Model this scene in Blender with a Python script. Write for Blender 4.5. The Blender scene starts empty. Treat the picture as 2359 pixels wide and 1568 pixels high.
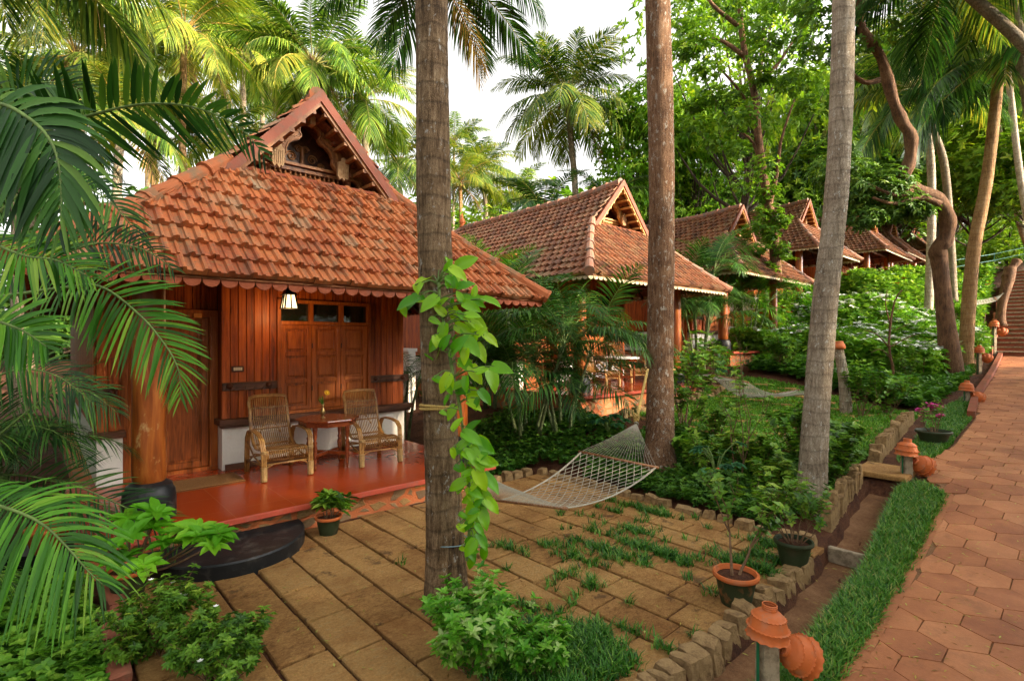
import bpy, math, random
import numpy as np
from mathutils import Vector, Matrix

PI = math.pi
SC = bpy.context.scene
COL = SC.collection
rng = random.Random(11)
nr = np.random.default_rng(11)

# ------------------------------------------------------------------ camera
FW = np.array([0.670, 0.742]); RT = np.array([0.742, -0.670])
CZ = 2.12; FP = 1212.0; PX, PY = 1179.5, 784.0
cam = bpy.data.cameras.new('camera'); cam.lens = 18.5; cam.sensor_width = 36.0
cam.clip_start = 0.05; cam.clip_end = 600
camo = bpy.data.objects.new('camera', cam); COL.objects.link(camo)
camo.location = (0, 0, CZ); camo.rotation_euler = (PI/2, 0, -math.atan2(0.670, 0.742))
SC.camera = camo

# ------------------------------------------------------------------ sky, sun, exposure
SUN_EL = math.radians(20); SUN_AZ = math.radians(-64)      # direction towards the sun, measured from +X
SC.view_settings.view_transform = 'Standard'; SC.view_settings.look = 'None'
SC.view_settings.exposure = 1.9; SC.view_settings.gamma = 1.0
w = bpy.data.worlds.new('World'); SC.world = w; w.use_nodes = True
nt = w.node_tree; nt.nodes.clear()
sky = nt.nodes.new('ShaderNodeTexSky'); sky.sky_type = 'NISHITA'; sky.sun_disc = False
sky.sun_elevation = SUN_EL; sky.sun_rotation = math.radians(90) - SUN_AZ
sky.air_density = 1.0; sky.dust_density = 4.0; sky.ozone_density = 1.0
hs = nt.nodes.new('ShaderNodeHueSaturation'); hs.inputs['Saturation'].default_value = 0.05; hs.inputs['Value'].default_value = 1.2
bg = nt.nodes.new('ShaderNodeBackground'); bg.inputs['Strength'].default_value = 0.15
wo = nt.nodes.new('ShaderNodeOutputWorld')
nt.links.new(sky.outputs[0], hs.inputs['Color']); tint = nt.nodes.new('ShaderNodeMix'); tint.data_type = 'RGBA'; tint.blend_type = 'MULTIPLY'; tint.inputs[0].default_value = 1; tint.inputs[7].default_value = (1.0, .975, .935, 1)
nt.links.new(hs.outputs[0], tint.inputs[6]); nt.links.new(tint.outputs[2], bg.inputs[0]); nt.links.new(bg.outputs[0], wo.inputs[0])
sl = bpy.data.lights.new('sun', 'SUN'); sl.energy = 3.6; sl.angle = math.radians(1.0); sl.color = (1.0, 0.80, 0.55)
so = bpy.data.objects.new('sun', sl); COL.objects.link(so); so.location = (0, -20, 30)
_sd = Vector((math.cos(SUN_EL)*math.cos(SUN_AZ), math.cos(SUN_EL)*math.sin(SUN_AZ), math.sin(SUN_EL)))
so.rotation_euler = _sd.to_track_quat('Z', 'Y').to_euler()

# ------------------------------------------------------------------ placing helpers
def W(x, y, D):
    """world point seen at photo position (x, y) (2359 wide) standing D metres in front of the camera"""
    o = (x-PX)/FP*D
    return Vector((FW[0]*D+RT[0]*o, FW[1]*D+RT[1]*o, CZ+(PY-y)/FP*D))
def G(x, y, z=0.0):
    D = (CZ-z)*FP/(y-PY)
    return W(x, y, D)
def TZ(X, Y):
    """height of the ground"""
    X = np.asarray(X, float); Y = np.asarray(Y, float)
    zp = np.interp(X, [5.9, 8.8, 16.5, 24, 28.5, 29.2, 36.5, 45, 60, 120], [0, .28, .63, 1.15, 1.5, 1.62, 4.9, 6.6, 9.5, 16])
    zh = np.interp(X, [5.9, 7.4, 12.5, 15.5, 21, 23.2, 29, 31, 37, 39, 45, 60, 120], [0, .5, .68, 1.35, 1.5, 2.9, 3.2, 3.8, 4.1, 4.7, 5.5, 8.0, 15])
    t = np.clip((Y-2.2)/(6.2-2.2), 0, 1); t = t*t*(3-2*t)
    z = zp*(1-t)+zh*t
    # drain ditch between stones and grass strip
    ch = np.clip(1-np.abs(Y-1.60)/0.10, 0, 1)*0+((Y > 1.36) & (Y < 1.84) & (X > 1.0) & (X < 8.4))*1.0
    z = z-0.13*ch
    far = np.clip((Y-20)/40, 0, 1)
    return z+far*3.0
def GT(x, y):
    """point where the ray through a photo position meets the ground"""
    D = 2.2
    while D < 90:
        p = W(x, y, D)
        if p.z <= float(TZ(p.x, p.y)): return p
        D += 0.03
    return W(x, y, 60)
def onground(x, y, off=0.0):
    return Vector((x, y, float(TZ(x, y))+off))

# ------------------------------------------------------------------ objects
def link(o, parent=None):
    COL.objects.link(o)
    if parent is not None: o.parent = parent
    return o
def mesh_np(name, V, F, mat, rnd=None, smooth=False, uv=None):
    V = np.asarray(V, np.float32).reshape(-1, 3)
    me = bpy.data.meshes.new(name)
    if isinstance(F, np.ndarray):
        F = F.astype(np.int32); m, k = F.shape
        me.vertices.add(len(V)); me.vertices.foreach_set('co', V.ravel())
        me.loops.add(m*k); me.loops.foreach_set('vertex_index', F.ravel())
        me.polygons.add(m); me.polygons.foreach_set('loop_start', np.arange(0, m*k, k, dtype=np.int32))
        me.update(calc_edges=True)
    else:
        me.from_pydata([tuple(map(float, v)) for v in V], [], F)
    if rnd is not None:
        a = me.attributes.new('rnd', 'FLOAT', 'POINT'); a.data.foreach_set('value', np.asarray(rnd, np.float32))
    if mat is not None:
        for mm in (mat if isinstance(mat, (list, tuple)) else [mat]): me.materials.append(mm)
    if smooth: me.polygons.foreach_set('use_smooth', np.ones(len(me.polygons), bool))
    me.validate()
    return me
def tag(o, label=None, cat=None, group=None, kind=None):
    if label: o['label'] = label
    if cat: o['category'] = cat
    if group: o['group'] = group
    if kind: o['kind'] = kind
    return o
def thing(name, label, cat, loc=(0, 0, 0), rz=0.0, group=None):
    o = bpy.data.objects.new(name, None); link(o); o.location = loc; o.rotation_euler = (0, 0, rz)
    o.empty_display_size = 0.1
    return tag(o, label, cat, group)
def copy_tree(o, parent=None):
    c = o.copy(); COL.objects.link(c)
    c.parent = parent
    for ch in list(o.children): copy_tree(ch, c)
    return c

class MB:
    """collects shapes and links them as one mesh object"""
    def __init__(s): s.v = []; s.f = []; s.r = []; s.m = None
    def add(s, V, F, r=None):
        n = len(s.v); r = rng.random() if r is None else r
        for p in V:
            s.v.append(tuple(p)); s.r.append(r)
        for f in F: s.f.append(tuple(i+n for i in f))
        return s
    def addnp(s, V, F, R):
        n = len(s.v)
        s.v.extend(map(tuple, V.tolist())); s.r.extend(np.asarray(R).tolist())
        s.f.extend(map(tuple, (F+n).tolist()))
    def box(s, c, d, rz=0.0, bev=0.0, r=None, taper=1.0, jit=0.0, M=None):
        hx, hy, hz = d[0]/2, d[1]/2, d[2]/2
        P = []
        if bev <= 0:
            for z, t in ((-hz, 1), (hz, taper)):
                for x, y in ((-hx, -hy), (hx, -hy), (hx, hy), (-hx, hy)): P.append([x*t, y*t, z])
            F = [(3, 2, 1, 0), (4, 5, 6, 7), (0, 1, 5, 4), (1, 2, 6, 5), (2, 3, 7, 6), (3, 0, 4, 7)]
        else:
            b = min(bev, hx*.9, hy*.9, hz*.9); rings = []
            for z, i in ((-hz, b), (-hz+b, 0), (hz-b, 0), (hz, b)):
                t = 1+(taper-1)*(z+hz)/(2*hz)
                x, y = (hx-i)*t, (hy-i)*t; bb = b if i == 0 else 0.0
                rings.append([[-x+bb, -y, z], [x-bb, -y, z], [x, -y+bb, z], [x, y-bb, z], [x-bb, y, z], [-x+bb, y, z], [-x, y-bb, z], [-x, -y+bb, z]])
            P = [p for rg in rings for p in rg]
            F = [tuple(range(7, -1, -1)), tuple(range(24, 32))]
            for k in range(3):
                for i in range(8):
                    j = (i+1) % 8; F.append((k*8+i, k*8+j, k*8+8+j, k*8+8+i))
        c_, s_ = math.cos(rz), math.sin(rz); Q = []
        for x, y, z in P:
            if jit: x += rng.uniform(-jit, jit); y += rng.uniform(-jit, jit); z += rng.uniform(-jit, jit)
            if M is not None:
                p = M @ Vector((x, y, z)); Q.append((p.x+c[0], p.y+c[1], p.z+c[2]))
            else: Q.append((c[0]+x*c_-y*s_, c[1]+x*s_+y*c_, c[2]+z))
        return s.add(Q, F, r)
    def bar(s, a, b, wd, th, r=None, up=(0, 0, 1), bev=0.0):
        a = Vector(a); b = Vector(b); d = b-a; L = d.length
        X = d.normalized(); U = Vector(up); Yv = U.cross(X)
        if Yv.length < 1e-4: Yv = Vector((0, 1, 0)).cross(X)
        Yv.normalize(); Z = X.cross(Yv)
        M = Matrix((X, Yv, Z)).transposed()
        return s.box((a+b)/2, (L, wd, th), M=M, bev=bev, r=r)
    def tube(s, pts, rad, n=8, cap=True, r=None, closed=False, sq=None):
        pts = [Vector(p) for p in pts]; m = len(pts)
        if not hasattr(rad, '__len__'): rad = [rad]*m
        V = []; F = []; T = []
        for i in range(m):
            if closed: t = pts[(i+1) % m]-pts[i-1]
            else: t = pts[min(i+1, m-1)]-pts[max(i-1, 0)]
            T.append(t.normalized() if t.length > 1e-9 else Vector((0, 0, 1)))
        ref = Vector((0, 0, 1)) if abs(T[0].z) < .9 else Vector((1, 0, 0))
        N = (ref-T[0]*ref.dot(T[0])).normalized()
        for i in range(m):
            N = N-T[i]*N.dot(T[i])
            if N.length < 1e-6: N = T[i].orthogonal()
            N.normalize(); B = T[i].cross(N)
            for k in range(n):
                a = 2*PI*k/n; V.append(pts[i]+(N*math.cos(a)+B*math.sin(a))*rad[i])
        e = m if closed else m-1
        for i in range(e):
            for k in range(n):
                k2 = (k+1) % n; i2 = (i+1) % m
                F.append((i*n+k, i*n+k2, i2*n+k2, i2*n+k))
        if cap and not closed:
            F.append(tuple(range(n-1, -1, -1))); F.append(tuple((m-1)*n+k for k in range(n)))
        return s.add(V, F, r)
    def lathe(s, prof, c=(0, 0, 0), n=24, M=None, r=None, wav=None):
        """prof: list of (radius, z); wav: dict index -> (amplitude, count) for frilled rings"""
        V = []; F = []; m = len(prof)
        for i, (ra, z) in enumerate(prof):
            for k in range(n):
                a = 2*PI*k/n; rr = ra; zz = z
                if wav and i in wav:
                    rr += wav[i][0]*math.sin(a*wav[i][1]); zz += wav[i][0]*.5*math.cos(a*wav[i][1])
                p = Vector((rr*math.cos(a), rr*math.sin(a), zz))
                if M is not None: p = M @ p
                V.append((p.x+c[0], p.y+c[1], p.z+c[2]))
        for i in range(m-1):
            for k in range(n):
                k2 = (k+1) % n; F.append((i*n+k, i*n+k2, i*n+n+k2, i*n+n+k))
        if prof[0][0] > 1e-4: F.append(tuple(range(n-1, -1, -1)))
        if prof[-1][0] > 1e-4: F.append(tuple((m-1)*n+k for k in range(n)))
        return s.add(V, F, r)
    def prism(s, poly, y0, y1, M=None, r=None):
        """poly in (x,z), extruded from y0 to y1"""
        n = len(poly)
        V = [(x, y0, z) for x, z in poly]+[(x, y1, z) for x, z in poly]
        if M is not None: V = [M @ Vector(p) for p in V]
        F = [tuple(range(n)), tuple(range(2*n-1, n-1, -1))]
        for i in range(n):
            j = (i+1) % n; F.append((i, i+n, j+n, j))
        return s.add(V, F, r)
    def build(s, name, mat, parent=None, smooth=False):
        me = mesh_np(name, s.v, s.f, mat, s.r, smooth)
        o = bpy.data.objects.new(name, me); link(o, parent); return o
def objnp(name, V, F, R, mat, parent=None, smooth=False):
    me = mesh_np(name, V, F, mat, R, smooth)
    o = bpy.data.objects.new(name, me); return link(o, parent)
def smooth_angle(o, deg=40):
    me = o.data
    me.polygons.foreach_set('use_smooth', np.ones(len(me.polygons), bool))
    try: me.set_sharp_from_angle(angle=math.radians(deg))
    except Exception: pass
    return o

# ------------------------------------------------------------------ materials
def _mat(name):
    m = bpy.data.materials.new(name); m.use_nodes = True
    t = m.node_tree; b = t.nodes['Principled BSDF']; b.inputs['Specular IOR Level'].default_value = .3
    return m, t, b
def N(t, typ, **kw):
    n = t.nodes.new(typ)
    for k, v in kw.items():
        if k in n.inputs.keys(): n.inputs[k].default_value = v
        else: setattr(n, k, v)
    return n
def ramp(t, cols, pos=None):
    r = t.nodes.new('ShaderNodeValToRGB'); e = r.color_ramp.elements
    n = len(cols); pos = pos or [i/(n-1) for i in range(n)]
    while len(e) < n: e.new(0.5)
    for i in range(n):
        e[i].position = pos[i]; e[i].color = (*cols[i], 1)
    return r
def mixc(t, a, b, fac, mode='MIX'):
    m = t.nodes.new('ShaderNodeMix'); m.data_type = 'RGBA'; m.blend_type = mode
    for idx, v in ((6, a), (7, b)):
        if isinstance(v, tuple): m.inputs[idx].default_value = (*v, 1)
        else: t.links.new(v, m.inputs[idx])
    if isinstance(fac, (int, float)): m.inputs[0].default_value = fac
    else: t.links.new(fac, m.inputs[0])
    return m.outputs[2]
def coords(t, scale=(1, 1, 1), obj=True):
    c = t.nodes.new('ShaderNodeTexCoord'); mp = t.nodes.new('ShaderNodeMapping')
    mp.inputs['Scale'].default_value = scale
    t.links.new(c.outputs['Object' if obj else 'Generated'], mp.inputs[0]); return mp.outputs[0]
def noise(t, co, scale, detail=4, rough=.6, dist=0.0):
    n = t.nodes.new('ShaderNodeTexNoise'); n.inputs['Scale'].default_value = scale
    n.inputs['Detail'].default_value = detail; n.inputs['Roughness'].default_value = rough
    n.inputs['Distortion'].default_value = dist
    if co is not None: t.links.new(co, n.inputs['Vector'])
    return n.outputs['Fac']
def nz_(t, co, scale, detail=4, rough=.6, dist=0.0, lo=.33, hi=.67):
    f = noise(t, co, scale, detail, rough, dist); m = t.nodes.new('ShaderNodeMapRange')
    m.inputs[1].default_value = lo; m.inputs[2].default_value = hi; t.links.new(f, m.inputs[0]); return m.outputs[0]
def attr(t, name='rnd'):
    a = t.nodes.new('ShaderNodeAttribute'); a.attribute_name = name; return a.outputs['Fac']
def math_(t, op, a, b=None):
    n = t.nodes.new('ShaderNodeMath'); n.operation = op
    for i, v in enumerate((a, b)):
        if v is None: continue
        if isinstance(v, (int, float)): n.inputs[i].default_value = v
        else: t.links.new(v, n.inputs[i])
    return n.outputs[0]
def bump(t, b, h, strength=.4, dist=.02):
    n = t.nodes.new('ShaderNodeBump'); n.inputs['Strength'].default_value = strength; n.inputs['Distance'].default_value = dist
    t.links.new(h, n.inputs['Height']); t.links.new(n.outputs[0], b.inputs['Normal'])
def leafmat(name, cols, rough=.5, trans=.35, pos=None, objrnd=0.25, spec=.28, tcol=(1.25, 1.3, .55)):
    m, t, b = _mat(name)
    a = attr(t); oi = t.nodes.new('ShaderNodeObjectInfo')
    f = math_(t, 'ADD', a, math_(t, 'MULTIPLY', math_(t, 'SUBTRACT', oi.outputs['Random'], .5), objrnd))
    r = ramp(t, cols, pos); t.links.new(f, r.inputs[0])
    n = noise(t, coords(t), 9, 3)
    c = mixc(t, r.outputs[0], (.75, .8, .7), math_(t, 'MULTIPLY', n, .5), 'MULTIPLY')
    t.links.new(c, b.inputs['Base Color']); b.inputs['Roughness'].default_value = rough
    b.inputs['Specular IOR Level'].default_value = spec
    tr = t.nodes.new('ShaderNodeBsdfTranslucent')
    tc = mixc(t, c, tcol, 1.0, 'MULTIPLY'); t.links.new(tc, tr.inputs[0])
    mx = t.nodes.new('ShaderNodeMixShader'); mx.inputs[0].default_value = trans
    t.links.new(b.outputs[0], mx.inputs[1]); t.links.new(tr.outputs[0], mx.inputs[2])
    t.links.new(mx.outputs[0], t.nodes['Material Output'].inputs[0])
    return m
def flatmat(name, col, rough=.6, metal=0.0, var=.25, scale=8, bmp=0.0, bscale=40, col2=None, emis=None, coat=0.0):
    m, t, b = _mat(name); co = coords(t)
    n = nz_(t, co, scale, 5)
    c2 = col2 or tuple(x*(1-var) for x in col)
    r = ramp(t, [c2, col], [.15, .85]); t.links.new(n, r.inputs[0])
    a = attr(t)
    c = mixc(t, r.outputs[0], tuple(min(1, .7) for _ in range(3)), math_(t, 'MULTIPLY', a, var*1.2), 'MULTIPLY')
    t.links.new(c, b.inputs['Base Color']); b.inputs['Roughness'].default_value = rough; b.inputs['Metallic'].default_value = metal
    if coat: b.inputs['Coat Weight'].default_value = coat; b.inputs['Coat Roughness'].default_value = .12
    if bmp: bump(t, b, noise(t, co, bscale, 6), bmp)
    if emis:
        b.inputs['Emission Color'].default_value = (*emis[0], 1); b.inputs['Emission Strength'].default_value = emis[1]
    return m
def woodmat(name, cols, grain=(12, 12, .9), rough=.38, coat=.3, wear=None, bmp=.25):
    m, t, b = _mat(name); co = coords(t, grain)
    n = nz_(t, co, 2.2, 6, .62, .6); a = attr(t)
    f = math_(t, 'ADD', math_(t, 'MULTIPLY', n, .65), math_(t, 'MULTIPLY', a, .30))
    r = ramp(t, cols, [.02+.88*i/(len(cols)-1) for i in range(len(cols))]); t.links.new(f, r.inputs[0]); c = r.outputs[0]
    if wear:
        wn = noise(t, coords(t, (1, 1, .5)), 6, 8, .7); wr = ramp(t, [(0, 0, 0), (1, 1, 1)], [wear[1], wear[1]+.12]); t.links.new(wn, wr.inputs[0])
        c = mixc(t, c, wear[0], wr.outputs[0])
    t.links.new(c, b.inputs['Base Color']); b.inputs['Roughness'].default_value = rough
    b.inputs['Coat Weight'].default_value = coat; b.inputs['Coat Roughness'].default_value = .25
    bump(t, b, n, bmp, .004)
    return m
# ------------------------------------------------------------------ surface materials
M = {}
WOODC = [(.07, .012, .002), (.24, .042, .005), (.40, .082, .009), (.52, .13, .016)]
M['board'] = woodmat('varnished_boards', WOODC, (14, 14, 1.0), .50, .06)
M['doorw'] = woodmat('door_wood', [(.10, .022, .003), (.30, .070, .009), (.44, .13, .018)], (16, 16, 1.2), .48, .08)
M['darkw'] = woodmat('dark_timber', [(.018, .006, .003), (.06, .018, .008), (.14, .045, .018)], (4, 4, 4), .5, .15)
M['sill'] = woodmat('sill_timber', [(.03, .012, .007), (.09, .035, .018), (.17, .07, .035)], (1.2, 14, 14), .5, .1)
M['post'] = woodmat('post_timber', [(.10, .020, .003), (.28, .065, .009), (.44, .14, .022)], (5, 5, .8), .36, .3, ((.55, .36, .14), .60))
M['table'] = woodmat('table_wood', [(.06, .012, .004), (.20, .04, .010), (.30, .07, .016)], (2, 12, 12), .22, .6)
M['carved'] = woodmat('carved_wood', [(.07, .022, .006), (.22, .080, .022), (.32, .135, .04)], (6, 6, 3), .55, .05, ((.12, .05, .02), .62))
M['carved_suntint'] = woodmat('sun_tinted_carved_wood', [(.22, .10, .025), (.48, .25, .07), (.60, .36, .13)], (6, 6, 3), .55, .05)  # carved wood with sunlight put into its colour, for the farther gables
M['palewood'] = woodmat('pale_carving', [(.20, .10, .04), (.38, .22, .10), (.46, .30, .15)], (9, 9, 9), .7, 0)
M['cane'] = woodmat('cane', [(.13, .05, .012), (.31, .15, .038), (.46, .26, .08)], (6, 6, 6), .35, .35)
M['cane_band'] = flatmat('cane_binding', (.46, .29, .11), .5, var=.3, scale=60)
M['rafter'] = woodmat('rafter_wood', [(.06, .02, .01), (.18, .06, .02), (.30, .11, .04)], (6, 6, 6), .6, 0)
def plaster(name, col, stain, rough=.75, thr=.55, scale=3.0):
    m, t, b = _mat(name); co = coords(t)
    n = noise(t, co, scale, 8, .65); r = ramp(t, [(0, 0, 0), (1, 1, 1)], [thr, thr+.16]); t.links.new(n, r.inputs[0])
    c = mixc(t, col, stain, r.outputs[0]); n2 = noise(t, co, 30, 5)
    c = mixc(t, c, (.8, .8, .8), n2, 'MULTIPLY'); t.links.new(c, b.inputs['Base Color']); b.inputs['Roughness'].default_value = rough
    bump(t, b, n2, .25, .01); return m
M['white'] = plaster('white_plaster', (.86, .83, .76), (.74, .68, .58), .7, .6)
M['redcement'] = plaster('red_cement', (.235, .055, .022), (.16, .075, .04), .6, .5, 6)
M['redband'] = plaster('red_oxide_edge', (.52, .085, .045), (.40, .12, .08), .5, .5, 9)
M['caps'] = plaster('ridge_tile_clay', (.36, .105, .035), (.19, .11, .055), .8, .48, 5)
M['caps_old'] = plaster('weathered_ridge_clay', (.36, .16, .10), (.19, .15, .12), .85, .46, 5)
M['blackstone'] = plaster('black_oxide', (.012, .014, .016), (.060, .056, .050), .42, .52, 6)
M['granite_post'] = plaster('rough_granite', (.34, .27, .18), (.18, .14, .09), .9, .45, 14)
M['fascia_or'] = plaster('painted_scallops', (.30, .062, .016), (.20, .05, .018), .55, .55, 8)
M['fascia_pl'] = plaster('bleached_scallops', (.52, .42, .28), (.32, .22, .13), .7, .5, 8)

def tilemat(name, cols, pos, moss, mthr, dirt=(.10, .06, .035), st=(8, .9, .9)):
    m, t, b = _mat(name); co = coords(t); a = attr(t)
    n = nz_(t, co, 1.6, 8, .72); f = math_(t, 'ADD', math_(t, 'MULTIPLY', a, .42), math_(t, 'MULTIPLY', n, .52))
    r = ramp(t, cols, pos); t.links.new(f, r.inputs[0])
    n2 = noise(t, co, 16, 8, .75); r2 = ramp(t, [(0, 0, 0), (1, 1, 1)], [mthr, mthr+.14]); t.links.new(n2, r2.inputs[0])
    c = mixc(t, r.outputs[0], moss, math_(t, 'MULTIPLY', r2.outputs[0], .8))
    n3 = noise(t, co, 42, 6, .7); r3 = ramp(t, [(0, 0, 0), (1, 1, 1)], [.52, .66]); t.links.new(n3, r3.inputs[0])
    c = mixc(t, c, dirt, math_(t, 'MULTIPLY', r3.outputs[0], .7))
    n7 = noise(t, coords(t, st), 1.6, 7, .7); r7 = ramp(t, [(0, 0, 0), (1, 1, 1)], [.50, .68]); t.links.new(n7, r7.inputs[0]); c = mixc(t, c, (.085, .055, .032), math_(t, 'MULTIPLY', r7.outputs[0], .78))
    t.links.new(c, b.inputs['Base Color']); b.inputs['Roughness'].default_value = .62
    bump(t, b, n3, .35, .006); return m
M['tile'] = tilemat('clay_tiles', [(.15, .032, .011), (.32, .075, .022), (.43, .125, .035), (.34, .14, .06), (.28, .19, .11), (.42, .36, .24)],
                    [.06, .28, .52, .68, .84, 1.0], (.19, .155, .075), .53)
M['tile_old'] = tilemat('weathered_clay_tiles', [(.08, .030, .018), (.16, .058, .030), (.28, .095, .040), (.25, .13, .065), (.18, .12, .065)],
                        [.1, .3, .5, .7, .95], (.16, .13, .05), .52, (.05, .03, .02))

M['tile_side'] = tilemat('clay_tiles_side', [(.15, .032, .011), (.32, .075, .022), (.43, .125, .035), (.34, .14, .06), (.28, .19, .11), (.42, .36, .24)],
                    [.06, .28, .52, .68, .84, 1.0], (.19, .155, .075), .53, st=(.9, 8, .9))
M['tile_old_side'] = tilemat('weathered_clay_tiles_side', [(.08, .030, .018), (.16, .058, .030), (.28, .095, .040), (.25, .13, .065), (.18, .12, .065)],
                        [.1, .3, .5, .7, .95], (.16, .13, .05), .52, (.05, .03, .02), st=(.9, 8, .9))

# glossy red oxide porch floor in square tiles
m, t, b = _mat('red_oxide_floor'); co = coords(t)
br = N(t, 'ShaderNodeTexBrick'); br.offset = 0; br.inputs['Scale'].default_value = 1.0
br.inputs['Brick Width'].default_value = .60; br.inputs['Row Height'].default_value = .60
br.inputs['Mortar Size'].default_value = .0035; br.inputs['Mortar Smooth'].default_value = .1
br.inputs['Color1'].default_value = (.40, .050, .007, 1); br.inputs['Color2'].default_value = (.37, .044, .006, 1); br.inputs['Mortar'].default_value = (.42, .095, .030, 1)
t.links.new(co, br.inputs['Vector'])
c = mixc(t, br.outputs['Color'], (.86, .84, .82), noise(t, co, 2.5, 6), 'MULTIPLY')
t.links.new(c, b.inputs['Base Color'])
rr = ramp(t, [(.20, .20, .20), (.27, .27, .27)], [.35, .7]); t.links.new(noise(t, co, 5, 6, .6), rr.inputs[0]); t.links.new(rr.outputs[0], b.inputs['Roughness'])
b.inputs['Coat Weight'].default_value = .18; b.inputs['Coat Roughness'].default_value = .2
bump(t, b, br.outputs['Fac'], -.3, .002); M['floor'] = m

# rubble masonry with raised orange pointing
m, t, b = _mat('rubble_masonry'); co = coords(t, (1.1, 1.1, 1.7)); 
nn = t.nodes.new('ShaderNodeTexNoise'); nn.inputs['Scale'].default_value = 4; t.links.new(co, nn.inputs['Vector'])
cd = mixc(t, co, nn.outputs['Color'], .12)
v = N(t, 'ShaderNodeTexVoronoi'); v.feature = 'DISTANCE_TO_EDGE'; v.inputs['Scale'].default_value = 4.6; t.links.new(cd, v.inputs['Vector'])
v2 = N(t, 'ShaderNodeTexVoronoi'); v2.inputs['Scale'].default_value = 4.6; t.links.new(cd, v2.inputs['Vector'])
sepc = t.nodes.new('ShaderNodeSeparateColor'); t.links.new(v2.outputs['Color'], sepc.inputs[0])
rs = ramp(t, [(.42, .24, .08), (.30, .20, .11), (.52, .34, .15), (.22, .14, .08)], [.1, .4, .7, .95]); t.links.new(sepc.outputs[0], rs.inputs[0])
st = mixc(t, rs.outputs[0], (.16, .10, .05), math_(t, 'MULTIPLY', noise(t, co, 22, 8, .7), .55))
re = ramp(t, [(1, 1, 1), (0, 0, 0)], [.10, .15]); t.links.new(v.outputs['Distance'], re.inputs[0])
c = mixc(t, st, (.58, .17, .06), re.outputs[0]); t.links.new(c, b.inputs['Base Color']); b.inputs['Roughness'].default_value = .8
hh = math_(t, 'ADD', math_(t, 'MULTIPLY', re.outputs[0], -.5), noise(t, co, 30, 8, .7)); bump(t, b, hh, .7, .02); M['rubble'] = m

# paving slabs, split granite
m, t, b = _mat('split_stone_slabs'); co = coords(t); a = attr(t)
n1 = nz_(t, co, 1.6, 6, .6); n2 = nz_(t, coords(t, (1, 1.5, 1)), 16, 9, .82, .2)
f = math_(t, 'ADD', math_(t, 'MULTIPLY', a, .30), math_(t, 'MULTIPLY', n2, .70))
r = ramp(t, [(.27, .13, .042), (.56, .29, .092), (.70, .40, .135), (.62, .41, .18)], [.05, .35, .65, .95]); t.links.new(f, r.inputs[0])
r1 = ramp(t, [(.60, .48, .38), (1, 1, 1)], [.05, .6]); t.links.new(n1, r1.inputs[0])
c = mixc(t, r.outputs[0], r1.outputs[0], .8, 'MULTIPLY')
sx = noise(t, co, 2.7, 7, .68); rx = ramp(t, [(0, 0, 0), (1, 1, 1)], [.60, .66]); t.links.new(sx, rx.inputs[0])
c = mixc(t, c, (.10, .05, .025), math_(t, 'MULTIPLY', rx.outputs[0], .7)); c = mixc(t, c, (.42, .38, .34), math_(t, 'MULTIPLY', nz_(t, co, 55, 6, .85), .75), 'MULTIPLY')
t.links.new(c, b.inputs['Base Color']); b.inputs['Roughness'].default_value = .78
h = math_(t, 'ADD', noise(t, co, 28, 8, .75), math_(t, 'MULTIPLY', n2, .8)); bump(t, b, h, 1.0, .02); M['slab'] = m

# hexagonal red path tiles
m, t, b = _mat('hexagon_tiles'); co = coords(t); a = attr(t)
r = ramp(t, [(.31, .105, .042), (.43, .16, .062), (.50, .21, .09)], [.1, .5, .9]); t.links.new(math_(t, 'ADD', math_(t, 'MULTIPLY', a, .6), math_(t, 'MULTIPLY', nz_(t, co, 3, 6, .6), .4)), r.inputs[0])
r1 = ramp(t, [(.62, .56, .52), (1, 1, 1)], [.0, .7]); t.links.new(nz_(t, co, .9, 7, .65), r1.inputs[0])
c = mixc(t, r.outputs[0], r1.outputs[0], .9, 'MULTIPLY'); n4 = noise(t, co, 2.3, 8, .75); r4 = ramp(t, [(0, 0, 0), (1, 1, 1)], [.55, .66]); t.links.new(n4, r4.inputs[0]); c = mixc(t, c, (.16, .065, .03), math_(t, 'MULTIPLY', r4.outputs[0], .45)); n3 = nz_(t, co, 45, 8, .75)
c = mixc(t, c, (.62, .62, .6), math_(t, 'MULTIPLY', n3, .5), 'MULTIPLY')
t.links.new(c, b.inputs['Base Color']); b.inputs['Roughness'].default_value = .6; bump(t, b, n3, .3, .004); M['hex'] = m

# soil with litter
m, t, b = _mat('red_soil'); co = coords(t)
n = nz_(t, co, 3, 8, .7); n2 = nz_(t, co, 34, 8, .8)
r = ramp(t, [(.035, .012, .006), (.12, .042, .017), (.22, .095, .04)], [.1, .5, .95]); t.links.new(math_(t, 'ADD', math_(t, 'MULTIPLY', n, .5), math_(t, 'MULTIPLY', n2, .5)), r.inputs[0])
t.links.new(r.outputs[0], b.inputs['Base Color']); b.inputs['Roughness'].default_value = .95; bump(t, b, n2, .9, .03); M['soil'] = m
# forest floor under the far trees
m, t, b = _mat('ditch_soil'); co = coords(t)
n = nz_(t, co, 2.2, 8, .7); n2 = nz_(t, co, 30, 8, .8)
r = ramp(t, [(.085, .036, .014), (.18, .085, .035), (.27, .145, .068)], [.1, .5, .9]); t.links.new(math_(t, 'ADD', math_(t, 'MULTIPLY', n, .6), math_(t, 'MULTIPLY', n2, .4)), r.inputs[0])
t.links.new(r.outputs[0], b.inputs['Base Color']); b.inputs['Roughness'].default_value = .9; bump(t, b, n2, .6, .015); M['ditch'] = m

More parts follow.
